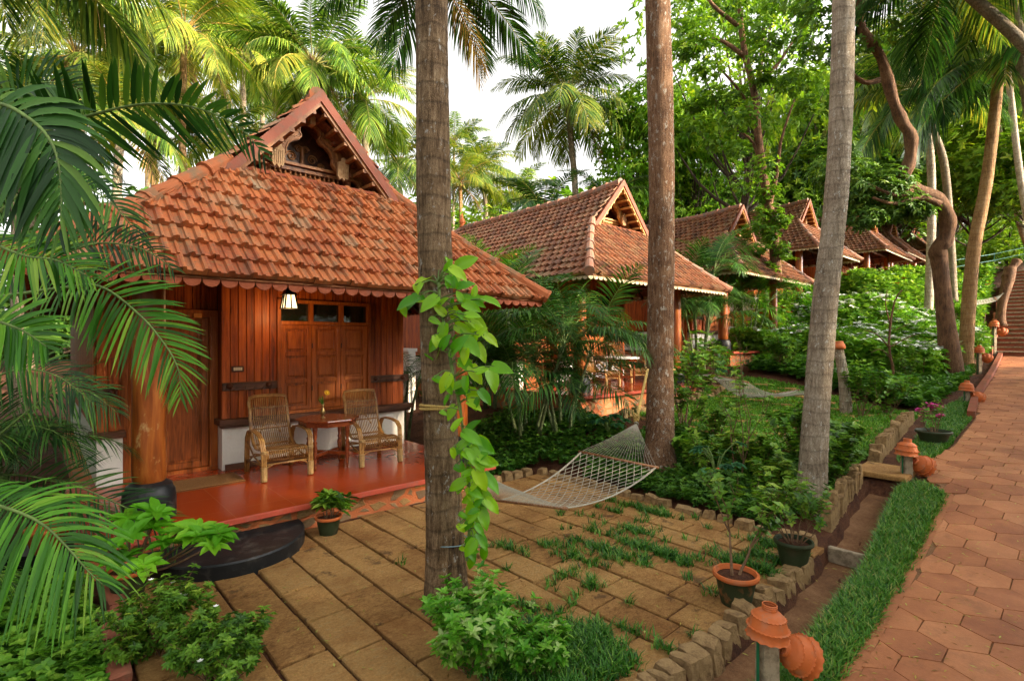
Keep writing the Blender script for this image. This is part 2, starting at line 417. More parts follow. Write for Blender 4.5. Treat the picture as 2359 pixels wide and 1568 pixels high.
M['edging'] = plaster('split_granite_blocks', (.42, .27, .12), (.20, .115, .05), .85, .46, 9)
bt = M['edging'].node_tree; bump(bt, bt.nodes['Principled BSDF'], noise(bt, coords(bt), 26, 8, .8), 1.0, .03)
M['clay'] = plaster('terracotta', (.54, .130, .030), (.42, .155, .07), .62, .50, 11)
M['oldclay'] = plaster('mossy_terracotta', (.36, .12, .04), (.03, .04, .013), .7, .28, 4)
M['darkpot'] = plaster('dark_mossy_clay', (.03, .045, .018), (.055, .05, .025), .55, .5, 7)
M['metalblack'] = flatmat('black_metal', (.01, .01, .01), .4, .6)
M['brass'] = flatmat('aged_brass', (.45, .30, .12), .3, .9, scale=20)
M['lampglass'] = flatmat('lit_lamp_glass', (.9, .75, .5), .4, var=0, emis=((1.0, .70, .34), 1.1))
M['steel'] = flatmat('steel', (.5, .5, .5), .35, .8)
M['ivory'] = flatmat('ivory_switches', (.75, .70, .55), .4, var=.05)
M['paleorange'] = flatmat('orange_plate', (.60, .24, .05), .5)
M['digits'] = flatmat('cream_digits', (.75, .70, .62), .5, var=0)
m, t, b = _mat('dark_glass'); b.inputs['Base Color'].default_value = (.012, .014, .012, 1); b.inputs['Roughness'].default_value = .06; b.inputs['Specular IOR Level'].default_value = .8; M['glass'] = m
M['rope'] = flatmat('yellow_rope', (.62, .42, .13), .8, var=.35, scale=80, bmp=.6, bscale=150)
M['cord'] = flatmat('white_cord', (.42, .39, .31), .8, var=.2, scale=60)
M['spreader'] = woodmat('spreader_wood', [(.10, .045, .02), (.28, .13, .06), (.42, .22, .10)], (3, 12, 12), .5, .1)
M['bluestring'] = flatmat('blue_string', (.25, .38, .42), .7)
M['greenpipe'] = flatmat('green_pipe', (.01, .12, .05), .4)
M['greenpaint'] = flatmat('green_painted_metal', (.01, .12, .08), .4)
M['coir'] = None
m, t, b = _mat('coir_mat'); co = coords(t)
wv = N(t, 'ShaderNodeTexWave'); wv.wave_type = 'BANDS'; wv.bands_direction = 'Y'; wv.inputs['Scale'].default_value = 16; wv.inputs['Distortion'].default_value = 1.5; wv.inputs['Detail'].default_value = 3; wv.inputs['Detail Scale'].default_value = 6
t.links.new(co, wv.inputs['Vector']); r = ramp(t, [(.20, .07, .02), (.50, .24, .07), (.62, .36, .13)], [.1, .5, .9]); t.links.new(wv.outputs['Fac'], r.inputs[0])
t.links.new(mixc(t, r.outputs[0], (.6, .55, .5), 1.0, 'MULTIPLY'), b.inputs['Base Color']); b.inputs['Roughness'].default_value = .9; bump(t, b, wv.outputs['Fac'], .9, .01); M['coir'] = m
M['brick'] = plaster('brick_steps', (.36, .12, .07), (.22, .10, .06), .85, .5, 6)
M['cloth'] = flatmat('white_cloth', (.8, .78, .72), .8, var=.05)
M['thatch'] = flatmat('grey_thatch', (.16, .14, .12), .9, var=.5, scale=30, bmp=.8, bscale=60)

# bark
def ringbark(name, cols, rings, lich, lthr, lcol=(.62, .60, .54), ringdark=.55, wear=.6, vert=30):
    """rings: ring count per metre of trunk, taken from the object's own height"""
    m, t, b = _mat(name); co = coords(t)
    sp = t.nodes.new('ShaderNodeSeparateXYZ'); t.links.new(co, sp.inputs[0])
    nz = noise(t, coords(t, (2.5, 2.5, 1.2)), 1.3, 3)
    z = math_(t, 'ADD', math_(t, 'MULTIPLY', sp.outputs[2], rings), math_(t, 'MULTIPLY', nz, .9))
    fr = math_(t, 'FRACT', z)
    rg = ramp(t, [(ringdark,)*3, (1, 1, 1), (.9, .9, .9), (ringdark+.1,)*3], [0, .13, .85, 1]); t.links.new(fr, rg.inputs[0])
    n1 = nz_(t, coords(t, (vert, vert, 4)), 1.0, 6, .7)
    n2 = nz_(t, co, 2.6, 6, .6)
    r = ramp(t, cols, [.08+.82*i/(len(cols)-1) for i in range(len(cols))]); t.links.new(math_(t, 'ADD', math_(t, 'MULTIPLY', n1, .6), math_(t, 'MULTIPLY', n2, .4)), r.inputs[0])
    c = mixc(t, r.outputs[0], rg.outputs[0], wear, 'MULTIPLY')
    n5 = nz_(t, coords(t, (1.6, 1.6, 1)), 34, 9, .88, lo=.38, hi=.62); c = mixc(t, c, (.36, .33, .31), math_(t, 'MULTIPLY', n5, .85), 'MULTIPLY')
    n3 = noise(t, coords(t, (1, 1, .55)), 17, 8, .72); rl = ramp(t, [(0, 0, 0), (1, 1, 1)], [lthr, lthr+.03]); t.links.new(n3, rl.inputs[0])
    c = mixc(t, c, lcol, math_(t, 'MULTIPLY', rl.outputs[0], lich))
    t.links.new(c, b.inputs['Base Color']); b.inputs['Roughness'].default_value = .88
    h = math_(t, 'ADD', math_(t, 'ADD', math_(t, 'MULTIPLY', rg.outputs[0], 1.0), math_(t, 'MULTIPLY', n1, .8)), math_(t, 'MULTIPLY', n5, -.8)); bump(t, b, h, 1.0, .016)
    return m
M['bark_near'] = ringbark('ringed_palm_bark', [(.07, .038, .018), (.27, .165, .080), (.50, .33, .18), (.68, .50, .30)], 7.0, .9, .60, (.56, .52, .45), .4, .75)
M['bark_pale'] = ringbark('pale_palm_bark', [(.28, .21, .14), (.62, .50, .36), (.85, .74, .58)], 6.5, .8, .60, (.85, .85, .78), .45)
M['bark_palm'] = ringbark('palm_bark', [(.14, .10, .06), (.34, .26, .17), (.50, .42, .30)], 5.0, .3, .68, ringdark=.5)
M['bark_orange'] = ringbark('sun_tinted_palm_bark', [(.24, .12, .05), (.50, .28, .11), (.62, .42, .22)], 5.5, .3, .66, ringdark=.5)  # palm bark copy with orange sunlight mixed into the colour
M['bark_rough'] = ringbark('rough_tree_bark', [(.07, .033, .016), (.21, .105, .050), (.36, .20, .105), (.48, .32, .20)], 1.0, .75, .57, (.48, .45, .38), .9, .3, 42)
M['bark_brown'] = ringbark('brown_bark', [(.07, .035, .02), (.22, .11, .055), (.36, .20, .10)], 1.0, .3, .66, (.4, .36, .3), .8, .3, 18)
M['bark_dark'] = ringbark('dark_bark', [(.025, .018, .012), (.08, .055, .035), (.16, .12, .08)], 1.0, .4, .62, (.3, .3, .26), .8, .3, 18)
M['stem'] = flatmat('green_stem', (.16, .25, .06), .5, var=.4, scale=12)
M['twig'] = flatmat('brown_twig', (.22, .13, .07), .8, var=.4, scale=12)
M['canegreen'] = ringbark('green_ringed_cane', [(.12, .20, .06), (.24, .33, .13), (.42, .46, .26)], 5.0, .0, .8, ringdark=.5)

# foliage
M['frond_c'] = leafmat('coconut_leaflets', [(.02, .06, .008), (.08, .17, .02), (.19, .30, .035), (.36, .40, .05)], .45, .38)
M['frond'] = leafmat('palm_frond', [(.015, .045, .009), (.06, .13, .02), (.13, .21, .03), (.28, .29, .04), (.46, .36, .05)], .42, .34, [.0, .3, .55, .8, 1.0])
M['frond_y'] = leafmat('yellowing_frond', [(.06, .12, .016), (.17, .24, .03), (.32, .34, .04), (.48, .38, .05)], .45, .42, [.0, .35, .7, 1.0])
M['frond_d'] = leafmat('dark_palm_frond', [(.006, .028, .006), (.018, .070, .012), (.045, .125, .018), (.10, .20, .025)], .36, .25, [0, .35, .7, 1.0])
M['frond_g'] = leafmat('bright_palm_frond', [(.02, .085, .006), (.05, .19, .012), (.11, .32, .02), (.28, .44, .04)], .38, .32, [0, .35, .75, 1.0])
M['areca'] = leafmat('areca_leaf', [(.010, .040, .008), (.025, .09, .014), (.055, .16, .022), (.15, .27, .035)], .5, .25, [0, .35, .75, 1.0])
M['dry'] = leafmat('dry_frond', [(.10, .05, .02), (.28, .16, .06), (.45, .30, .12)], .8, .2)
M['pothos'] = leafmat('pothos_leaf', [(.03, .16, .004), (.10, .34, .005), (.22, .48, .008), (.36, .58, .015)], .36, .40, spec=.35)
M['lime'] = leafmat('lime_leaf', [(.06, .24, .010), (.14, .42, .015), (.28, .56, .03)], .4, .35)
M['ground'] = leafmat('groundcover_leaf', [(.018, .06, .010), (.05, .15, .016), (.11, .26, .026), (.22, .36, .04)], .42, .3)
M['groundb'] = leafmat('bright_groundcover_leaf', [(.035, .12, .012), (.10, .27, .022), (.19, .38, .034), (.34, .48, .07)], .40, .3)
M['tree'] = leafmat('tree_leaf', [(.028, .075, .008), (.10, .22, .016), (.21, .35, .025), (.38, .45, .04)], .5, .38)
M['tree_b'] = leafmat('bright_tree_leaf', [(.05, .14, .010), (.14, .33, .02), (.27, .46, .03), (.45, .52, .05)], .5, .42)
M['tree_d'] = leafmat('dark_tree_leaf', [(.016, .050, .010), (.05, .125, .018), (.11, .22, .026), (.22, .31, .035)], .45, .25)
M['shrub'] = leafmat('shrub_leaf', [(.025, .075, .010), (.08, .20, .018), (.17, .33, .03), (.34, .44, .05)], .42, .3)
M['varieg'] = leafmat('variegated_leaf', [(.03, .13, .010), (.09, .30, .02), (.20, .45, .04), (.50, .58, .28)], .4, .35, [0, .35, .62, .95])
M['palmate'] = leafmat('large_lobed_leaf', [(.012, .06, .025), (.03, .12, .045), (.06, .19, .07)], .42, .25)
M['lawn'] = leafmat('lawn_blade', [(.03, .11, .012), (.08, .24, .02), (.16, .38, .03), (.28, .46, .05)], .5, .3)
M['grass'] = leafmat('grass_blade', [(.010, .050, .008), (.03, .125, .014), (.07, .23, .024), (.18, .36, .05), (.42, .36, .12)], .38, .25)
M['flower_w'] = flatmat('white_petals', (.90, .90, .88), .6, var=.05)
M['flower_p'] = flatmat('magenta_petals', (.85, .07, .40), .6, var=.3, scale=30)
M['flower_r'] = flatmat('red_petals', (.65, .04, .01), .6, var=.4, scale=30)
M['flower_y'] = flatmat('yellow_petals', (.85, .50, .01), .5, var=.2, scale=30)
M['coconut'] = flatmat('coconuts', (.42, .24, .05), .5, var=.5, scale=5, col2=(.16, .22, .05))
# ------------------------------------------------------------------ cottage (built once round its own origin, then copied)
EX, EY0, EY1, EZ = 2.80, -1.35, 9.0, 2.72      # eave half width, front eave, back eave, eave height
RZ, RY1 = 5.12, 6.4                             # main ridge height, back end of ridge
GB, GHW = 4.15, 1.04                            # gable base height, half width

def lift(p):
    x, y, z = p
    return (x, y, z+.12*max(0, 1-max(y, 0)/1.5)**2*max(0, 1-abs(x)/1.1))
def tile_slope(O, U, V, L, bounds, deform=None, tw=.195, ex=.222, seed=1, sag=.012):
    """rows of interlocking clay tiles; bounds(v) -> (u0,u1)"""
    rn = random.Random(seed)
    O = Vector(O); U = Vector(U).normalized(); V = Vector(V).normalized(); Nn = U.cross(V).normalized()
    if Nn.z < 0: Nn = -Nn
    px = [0, .07, .15, .19, .40, .45, .53, .57, .82, .90, 1.0]; ph = [.034, .037, .034, .004, .002, .019, .019, .003, .002, .030, .036]
    mb = MB(); rows = int(L/ex)+1; k = len(px)
    for j in range(rows):
        v0 = j*ex-.02; v1 = min(v0+ex+.05, L+.03); a0, a1 = bounds(max(v0, 0)); b0, b1 = bounds(min(v1, L))
        lo = min(a0, b0); hi = max(a1, b1); off = (j % 2)*.5*tw
        n0 = int(math.floor((lo-off)/tw)); n1 = int(math.ceil((hi-off)/tw))
        for i in range(n0, n1):
            u0 = i*tw+off; dv = rn.uniform(-.012, .012); dh = rn.uniform(-.004, .006)
            if u0+tw < lo+.02 or u0 > hi-.02: continue
            P = []
            for (vv, c0, c1, hb, dz) in ((v0+dv, a0, a1, .052+dh, -.022), (v0+dv, a0, a1, .052+dh, 0), (v1, b0, b1, .004, 0)):
                for q in range(k):
                    u = min(max(u0+px[q]*tw*.995, c0), c1)
                    p = O+U*u+V*vv+Nn*((hb+ph[q] if dz == 0 else .012)+math.sin(u*1.7+j)*sag*.5)
                    P.append(deform(p) if deform else tuple(p))
            F = [(q, q+1, q+1+k, q+k) for q in range(k-1)]+[(k+q, k+q+1, 2*k+q+1, 2*k+q) for q in range(k-1)]
            mb.add(P, F, rn.random())
    return mb
def caps(pts, r0=.105, seg=.36, seed=3, collar=True):
    """overlapping half-round cap tiles along a line"""
    rn = random.Random(seed); mb = MB()
    pts = [Vector(p) for p in pts]; Ls = [(pts[i+1]-pts[i]).length for i in range(len(pts)-1)]; T = sum(Ls); n = max(2, int(T/seg))
    def at(s):
        for i, l in enumerate(Ls):
            if s <= l or i == len(Ls)-1: return pts[i]+(pts[i+1]-pts[i])*(s/l)
            s -= l
    for i in range(n):
        a = at(T*i/n); b = at(min(T, T*(i+1)/n+.05)); j = Vector((rn.uniform(-.008, .008), rn.uniform(-.008, .008), rn.uniform(-.006, .006)))
        d = (b-a).normalized()
        mb.tube([a+j, a+j+d*.03, a+j+d*.05, b+j], [r0*1.22, r0*1.22, r0*1.08, r0*.9], 10, r=rn.random())
    return mb
def scallops(a, b, drop=.110, w=.150, th=.022, seed=2):
    a = Vector(a); b = Vector(b); L = (b-a).length; n = max(1, round(L/w)); X = (b-a).normalized(); Y = Vector((0, 0, 1)).cross(X)
    mb = MB(); ww = L/n; Mx = Matrix((X, Y, Vector((0, 0, 1)))).transposed()
    for i in range(n):
        u0 = i*ww; P = [(u0+.004, 0), (u0+.004, -.055)]
        for k in range(1, 8):
            t = PI*k/8; P.append((u0+ww/2-math.cos(t)*(ww/2-.006), -.055-math.sin(t)*(drop-.055)))
        P += [(u0+ww-.004, -.055), (u0+ww-.004, 0)]
        Mt = Matrix.Translation(a) @ Mx.to_4x4()
        mb.prism(P, -th/2, th/2, Mt)
    return mb
ARCH = [(0, 4.985), (.07, 4.97), (.12, 4.92), (.125, 4.86), (.10, 4.81), (.14, 4.76), (.21, 4.73), (.27, 4.68), (.30, 4.60), (.295, 4.53), (.34, 4.47), (.40, 4.42), (.46, 4.38), (.50, 4.35), (.60, 4.355), (.67, 4.33), (.70, 4.27), (.73, 4.22), (.82, 4.19)]

def leaf_panel(mb, x0, x1, z0, z1, y, n, st=.075, th=.035, r=None):
    """one framed leaf with n raised panels, front face at y"""
    r = rng.random() if r is None else r
    mb.box(((x0+st/2), y+th/2, (z0+z1)/2), (st, th, z1-z0), bev=.004, r=r); mb.box(((x1-st/2), y+th/2, (z0+z1)/2), (st, th, z1-z0), bev=.004, r=r+.05)
    ph = (z1-z0-st*.9*(n+1))/n; z = z0
    for k in range(n+1):
        mb.box(((x0+x1)/2, y+th/2+.001, z+st*.45), (x1-x0-2*st, th-.002, st*.9), bev=.004, r=r-.05); z += st*.9+ph
    z = z0+st*.9
    for k in range(n):
        mb.box(((x0+x1)/2, y+th-.006, z+ph/2), (x1-x0-2*st-.004, .01, ph-.004), r=r-.2)
        mb.box(((x0+x1)/2, y+th-.016, z+ph/2), (x1-x0-2*st-.07, .022, ph-.07), bev=.012, r=r+.1); z += ph+st*.9
def boards(mb, x0, x1, z0, z1, y, w=.105, th=.022):
    n = max(1, round((x1-x0)/w)); ww = (x1-x0)/n
    for i in range(n):
        mb.box((x0+ww*(i+.5), y+rng.uniform(0, .003), (z0+z1)/2), (ww-.006, th, z1-z0), bev=.004)

def make_cottage(label, group):
    c = thing('cottage', label, 'cottage', (0, 0, 0), 0, group)
    # ---- plinth and floor
    mb = MB(); mb.box((-.10, 4.2, -.34), (4.45, 5.9, 1.2)); mb.box((-.1, .35, -.36), (4.62, 2.30, 1.24)); base = mb.build('plinth', M['rubble'], c)
    base.data.transform(Matrix.Identity(4))
    mb = MB(); mb.box((-.10, .30, .288), (4.70, 2.46, .064), bev=.008); e = mb.build('floor_edge', M['redband'], c)
    me = MB(); me.add([(-2.44, -.925, .3235), (2.24, -.925, .3235), (2.24, 1.9, .3235), (-2.44, 1.9, .3235)], [(0, 1, 2, 3)]); me.build('porch_floor', M['floor'], c)
    # ---- walls
    mb = MB()
    mb.box((.63, 1.46, .64), (2.86, .26, .64)); mb.box((-2.03, 1.55, .64), (.26, .26, .64))
    mb.box((-2.07, 4.8, .64), (.18, 6.2, .64)); mb.box((1.97, 4.8, .64), (.18, 6.0, .64))
    plw = mb.build('plinth_wall', M['white'], c)
    mb = MB()
    boards(mb, -.80, -.065, 1.03, 3.5, 1.36); boards(mb, 1.405, 2.06, 1.03, 3.5, 1.36); boards(mb, -.065, 1.405, 2.73, 3.5, 1.36)
    boards(mb, -2.16, -1.93, .99, 3.5, 1.46); boards(mb, -1.93, -.80, 2.55, 3.5, 1.60)
    for s in (-1, 1):
        x = -2.16 if s < 0 else 2.06
        for i in range(52): mb.box((x+.012*s, 1.55+i*.115, 2.25), (.022, .108, 2.5), bev=.003)
    mb.box((-.79, 1.47, 2.2), (.02, .24, 2.36), r=.1)
    wl = mb.build('wooden_wall', M['board'], c)
    for bc, bd_ in (((.63, 1.50, 3.08), (2.80, .2, .8)), ((-2.03, 1.62, 2.2), (.2, .2, 2.4)), ((-.05, 7.6, 1.9), (4.0, .1, 3)), ((-.43, 1.50, 1.9), (.6, .15, 1.7)), ((1.75, 1.50, 1.9), (.5, .15, 1.7))):
        mb = MB(); mb.box(bc, bd_); mb.build('wall_core', M['darkw'], c)
    mb = MB(); mb.box((.66, 1.36, .99), (3.04, .30, .08), bev=.006); mb.box((-2.05, 1.50, .95), (.36, .26, .08), bev=.006); mb.box((.66, 1.33, .93), (2.96, .14, .04)); mb.box((.58, 1.30, .36), (2.7, .02, .09)); mb.build('sill', M['sill'], c)
    # carved bands
    for (x0, x1, yy) in ((-.80, -.07, 1.33), (1.42, 2.14, 1.33), (-2.22, -1.95, 1.43)):
        mb = MB(); mb.box(((x0+x1)/2, yy, 1.475), (x1-x0, .035, .115), bev=.008)
        n = int((x1-x0)/.12)
        for i in range(n):
            xx = x0+(i+.5)*(x1-x0)/n
            mb.prism([(xx-.035, 1.42), (xx+.035, 1.42), (xx+.018, 1.45), (xx, 1.475), (xx-.018, 1.45)], yy-.030, yy-.018, r=.02)
            mb.prism([(xx-.05, 1.515), (xx+.01, 1.515), (xx+.03, 1.50), (xx-.03, 1.50)], yy-.026, yy-.018, r=.05)
        bd = mb.build('carved_band', M['sill'], c)
        mb = MB()
        for xx in ((x0+.09, x1-.12) if x1-x0 > .5 else (x1-.06,)):
            mb.lathe([(0, .045), (.016, .042), (.026, .03), (.03, .02), (.04, .012), (.045, 0)], (xx, yy-.018, 1.48), 14, Matrix.Rotation(PI/2, 3, 'X'))
        mb.build('knob', M['darkw'], bd, True)
    # ---- door
    mb = MB(); Y0 = 1.54
    mb.box((-1.88, Y0+.05, 1.42), (.10, .14, 2.2)); mb.box((-.86, Y0+.05, 1.42), (.10, .14, 2.2)); mb.box((-1.37, Y0+.05, 2.49), (1.12, .15, .10)); mb.box((-1.37, Y0+.05, .345), (1.12, .16, .05))
    dr = mb.build('door_frame', M['doorw'], c)
    for (a, b_) in ((-1.825, -1.58), (-1.574, -.915)):
        mb = MB(); leaf_panel(mb, a, b_, .375, 2.435, Y0+.03, 2 if b_ > -1 else 2, .09 if b_ > -1 else .05); mb.build('door_leaf', M['doorw'], c)
    mb = MB(); mb.lathe([(.006, 0), (.006, .03), (.016, .035), (.018, .045), (0, .055)], (-1.53, Y0+.03, 1.15), 12, Matrix.Rotation(PI/2, 3, 'X')); mb.build('handle', M['brass'], c, True)
    # ---- shutters and transom
    mb = MB(); mb.box((-.05, 1.34, 1.88), (.05, .09, 1.70)); mb.box((1.39, 1.34, 1.88), (.05, .09, 1.70))
    for z in (1.045, 2.385, 2.705): mb.box((.67, 1.341, z), (1.39, .088, .05))
    for x in (.43, .915): mb.box((x, 1.341, 2.545), (.055, .08, .27))
    mb.build('window_frame', M['doorw'], c)
    for (a, b_) in ((-.022, .435), (.441, .90), (.906, 1.36)):
        mb = MB(); leaf_panel(mb, a, b_, 1.075, 2.355, 1.325, 3, .07); sh = mb.build('shutter', M['doorw'], c)
        
        for hz in (1.35, 2.0):
            mb = MB(); mb.tube([(a+.004, 1.318, hz), (a+.004, 1.318, hz+.08)], .007, 6); mb.build('hinge', M['metalblack'], sh)
    for (a, b_) in ((-.022, .40), (.46, .885), (.945, 1.36)):
        mb = MB(); mb.box(((a+b_)/2, 1.38, 2.545), (b_-a, .01, .26)); mb.build('transom_pane', M['glass'], c)
    # ---- posts
    for x in (-1.85, 2.02):
        mb = MB()
        zz = [.69, .72, .80, 1.2, 1.9, 2.5, 3.05]; rr = [.135, .148, .151, .15, .146, .142, .14]
        mb.tube([(x, -.30, z) for z in zz], rr, 28, r=.5); ps = mb.build('post', M['post'], c, False); smooth_angle(ps)
        mb = MB(); mb.lathe([(.235, .1), (.235, .52), (.225, .60), (.205, .625), (.20, .66), (.15, .692)], (x, -.30, 0), 32); b2 = mb.build('pedestal', M['blackstone'], c); smooth_angle(b2, 35)
    mb = MB(); mb.box((0.08, -.30, 2.98), (4.5, .16, .18), bev=.01); 
    for x in (-1.85, 2.02): mb.box((x, .6, 2.96), (.14, 1.9, .16), bev=.01)
    mb.build('porch_beam', M['darkw'], c)
    # ---- roof
    s = (5.12-EZ)/EX
    def plane(name, quads, mat, par):
        mb = MB()
        for q in quads: mb.add(q, [tuple(range(len(q)))])
        return mb.build(name, mat, par)
    d = -.035
    A = (-EX, EY0, EZ+d); B = (EX, EY0, EZ+d); Cc = (-GHW, .0, GB+d); Dd = (GHW, .0, GB+d)
    deck = plane('roof', [[A, B, Dd, Cc], [(-EX, EY0, EZ+d), Cc, (-GHW, .02, GB+.08+d), (0, .02, RZ+d), (0, RY1, RZ+d), (-EX, EY1, EZ+d)],
                          [(EX, EY0, EZ+d), (EX, EY1, EZ+d), (0, RY1, RZ+d), (0, .02, RZ+d), (GHW, .02, GB+.08+d), Dd], [(-EX, EY1, EZ+d), (0, RY1, RZ+d), (EX, EY1, EZ+d)]], M['rafter'], c)
    fl = math.hypot(1.35, GB-EZ)
    sl_ = tile_slope((0, EY0, EZ), (1, 0, 0), (0, 1.35, GB-EZ), fl, lambda v: (-EX+(EX-GHW)*v/fl, EX-(EX-GHW)*v/fl), seed=5); sl_.build('front_tiles', M['tile'], deck)
    Ls = math.hypot(EX, RZ-EZ); vh = Ls*(EX-GHW)/EX
    for sg in (-1, 1):
        def bd(v):
            f = EY0+1.35*min(v/vh, 1) if v <= vh else -.06
            return (f, EY1-2.6*v/Ls)
        mbt = tile_slope((sg*EX, 0, EZ), (0, 1, 0), (-sg*EX, 0, RZ-EZ), Ls, bd, lift, seed=8+sg); mbt.build('side_tiles', M['tile_side'], deck)
    mbt = tile_slope((0, EY1, EZ), (1, 0, 0), (0, -2.6, RZ-EZ), math.hypot(2.6, RZ-EZ), lambda v: (-EX*(1-v/3.54), EX*(1-v/3.54)), ex=.5, tw=.43, seed=3); mbt.build('back_tiles', M['tile'], deck)
    for sg in (-1, 1):
        caps([(sg*(EX+.05), EY0-.05, EZ+.03), (sg*1.9, -.62, 3.48), (sg*GHW, .02, GB+.08)], .085, .42).build('hip_cap', M['caps'], deck, False)
        caps([(sg*EX, EY1, EZ+.05), (0, RY1, RZ+.04)], .10, .5).build('hip_cap', M['caps'], deck)
    rp = [(0, -.04, RZ+.15), (0, .4, RZ+.13), (0, .9, RZ+.08), (0, 1.5, RZ+.045), (0, RY1, RZ+.045)]
    caps(rp, .10, .40).build('ridge_cap', M['caps'], deck)
    mb = MB(); mb.lathe([(.10, 0), (.10, .06), (.05, .09), (.09, .14), (.11, .20), (.07, .28), (.03, .34), (.045, .38), (.02, .44), (0, .55)], (0, RY1, RZ+.08), 16); mb.build('finial', M['clay'], deck, True)
    mb = scallops((-EX, EY0+.03, EZ+.0), (EX, EY0+.03, EZ+.0)); mb.build('scalloped_fascia', M['fascia_or'], deck)
    for sg in (-1, 1): scallops((sg*(EX-.03), EY0+.03, EZ), (sg*(EX-.03), EY1, EZ)).build('scalloped_fascia', M['fascia_or'], deck)
    mb = MB(); mb.box((0, EY0+.055, EZ-.005), (2*EX, .03, .05)); 
    for i in range(22):
        x = -2.6+i*.248; f = min(1, max(0, (EX-abs(x))/(EX-GHW)))
        mb.bar((x, EY0+.06, EZ-.06), (x, EY0+.06+1.29*f, EZ-.06+(GB-EZ)*f*.95), .05, .06)
    for sg in (-1, 1):
        for i in range(10):
            y = .15+i*.35; mb.bar((sg*(EX-.06), y, EZ-.06), (sg*1.2, y, EZ-.06+1.30), .05, .06)
    mb.build('rafters', M['darkw'], deck)
    # gable: barge boards, apron, carved arch
    for sg in (-1, 1):
        mb = MB(); P = [(0, 5.33), (sg*1.17, 4.05), (sg*1.06, 4.01), (0, 5.175)]
        mb.prism(P, -.13, -.06); mb.build('barge_board', M['redcement'], deck)
        mb = MB(); P = [(0, 5.175), (sg*1.06, 4.01), (sg*1.01, 4.01), (0, 5.12)]; mb.prism(P, -.105, -.04); mb.build('barge_trim', M['carved'], deck)
        mb = MB(); P = [(0, 5.28), (sg*1.10, 4.08), (sg*1.07, 4.06), (0, 5.22)]; mb.prism(P, -.06, .50); mb.build('gable_soffit', M['rafter'], deck)
        mb = MB()
        for k in range(7):
            f = (k+.6)/7.2; x = sg*1.0*f; z = 5.15-1.09*f
            mb.box((x*.96, .16, z-.03), (.05, .50, .045), r=rng.random())
        mb.build('purlin_end', M['carved'], deck)
    mb = MB(); mb.add([(-1.04, -.03, GB+.03), (1.04, -.03, GB+.03), (1.0, .48, GB+.13), (-1.0, .48, GB+.13)], [(0, 1, 2, 3)]); mb.add([(-1.06, -.08, GB-.02), (1.06, -.08, GB-.02), (1.04, -.03, GB+.03), (-1.04, -.03, GB+.03)], [(0, 1, 2, 3)]); mb.build('gable_apron', M['redcement'], deck)
    for sg in (-1, 1):
        mb = MB(); P = [(0, 5.24), (sg*.98, 4.18)]+[(sg*x, z) for x, z in reversed(ARCH)]
        if sg > 0: P = P
        mb.prism(P, .26, .31, r=.4); ga = mb.build('carved_arch', M['carved'], deck)
        mb = MB()
        mb.tube([(sg*(x*1.0+.012), .252, z+.012) for x, z in ARCH], .011, 6, r=.8)
        mb.tube([(sg*(x*1.12+.045), .255, z+.045) for x, z in ARCH[:14]], .009, 6, r=.9)
        for i in range(len(ARCH)-1):
            for q in (.25, .75):
                x = ARCH[i][0]*(1-q)+ARCH[i+1][0]*q; z = ARCH[i][1]*(1-q)+ARCH[i+1][1]*q
                mb.box((sg*(x*1.05+.028), .254, z+.03), (.011, .012, .011), r=.1)
        mb.build('arch_carving', M['carved'], ga)
    mb = MB(); mb.prism([(-.98, 4.17), (.98, 4.17), (0, 5.2)], .56, .60); mb.build('gable_back', M['darkw'], deck)
    mb = MB()
    for sg in (-1, 1):
        for (x, z, r_) in ((.14, 4.62, .07), (.26, 4.55, .05), (.05, 4.74, .05)):
            mb.tube([(sg*(x+math.cos(a)*r_*(1-a/14)), .545, z+math.sin(a)*r_*(1-a/14)) for a in np.linspace(0, 11, 26)], .010, 5)
    mb.box((0, .53, 4.64), (.05, .04, .26), bev=.012); mb.build('scroll_carving', M['carved'], deck)
    mb = MB()
    mb.box((0, .42, 4.40), (1.0, .05, .04)); mb.box((0, .42, 4.22), (1.2, .05, .03)); mb.box((0, .40, 4.46), (1.1, .08, .035), r=.9)
    for i in range(15):
        x = -.46+i*.0657; mb.lathe([(.012, 4.23), (.02, 4.26), (.008, 4.30), (.022, 4.33), (.01, 4.36), (.014, 4.39)], (x, .42, 0), 8, r=rng.random())
    mb.box((0, .50, 4.33), (1.0, .01, .18), r=.0)
    mb.build('baluster_rail', M['carved'], deck)
    for sg in (-1, 1):
        mb = MB(); x = sg*.43
        P = [(x-.07, 4.56), (x+.02, 4.60), (x+.08, 4.55), (x+.07, 4.36), (x+.05, 4.33), (x+.03, 4.35), (x+.01, 4.31), (x-.02, 4.35), (x-.05, 4.32), (x-.08, 4.37)]
        mb.prism(P, .17, .22, r=.6); 
        for i in range(5): mb.box((x-.05+i*.026, .168, 4.45), (.008, .012, .17), r=.2)
        mb.lathe([(0, -.02), (.025, -.015), (.036, 0), (.025, .015), (0, .02)], (x+.01, .19, 4.60), 10, Matrix.Rotation(PI/2, 3, 'X'), r=.9)
        mb.build('carved_pendant', M['palewood'], deck)
        mb = MB(); mb.box((sg*.50, .30, 4.42), (.10, .20, .07), bev=.01); mb.box((sg*.55, .33, 4.28), (.09, .09, .22), bev=.012); mb.box((sg*.57, .26, 4.21), (.11, .13, .045), bev=.01)
        mb.box((sg*.33, .22, 4.80), (.09, .1, .05), bev=.01); mb.box((sg*.60, .22, 4.56), (.09, .1, .05), bev=.01); mb.build('bracket', M['rafter'], deck)
    mb = MB(); mb.box((0, .2, 5.02), (.07, .12, .13), bev=.01, r=.9); mb.box((0, .13, 5.09), (.08, .04, .03), bev=.008, r=.9); mb.build('king_block', M['palewood'], deck)
    return c

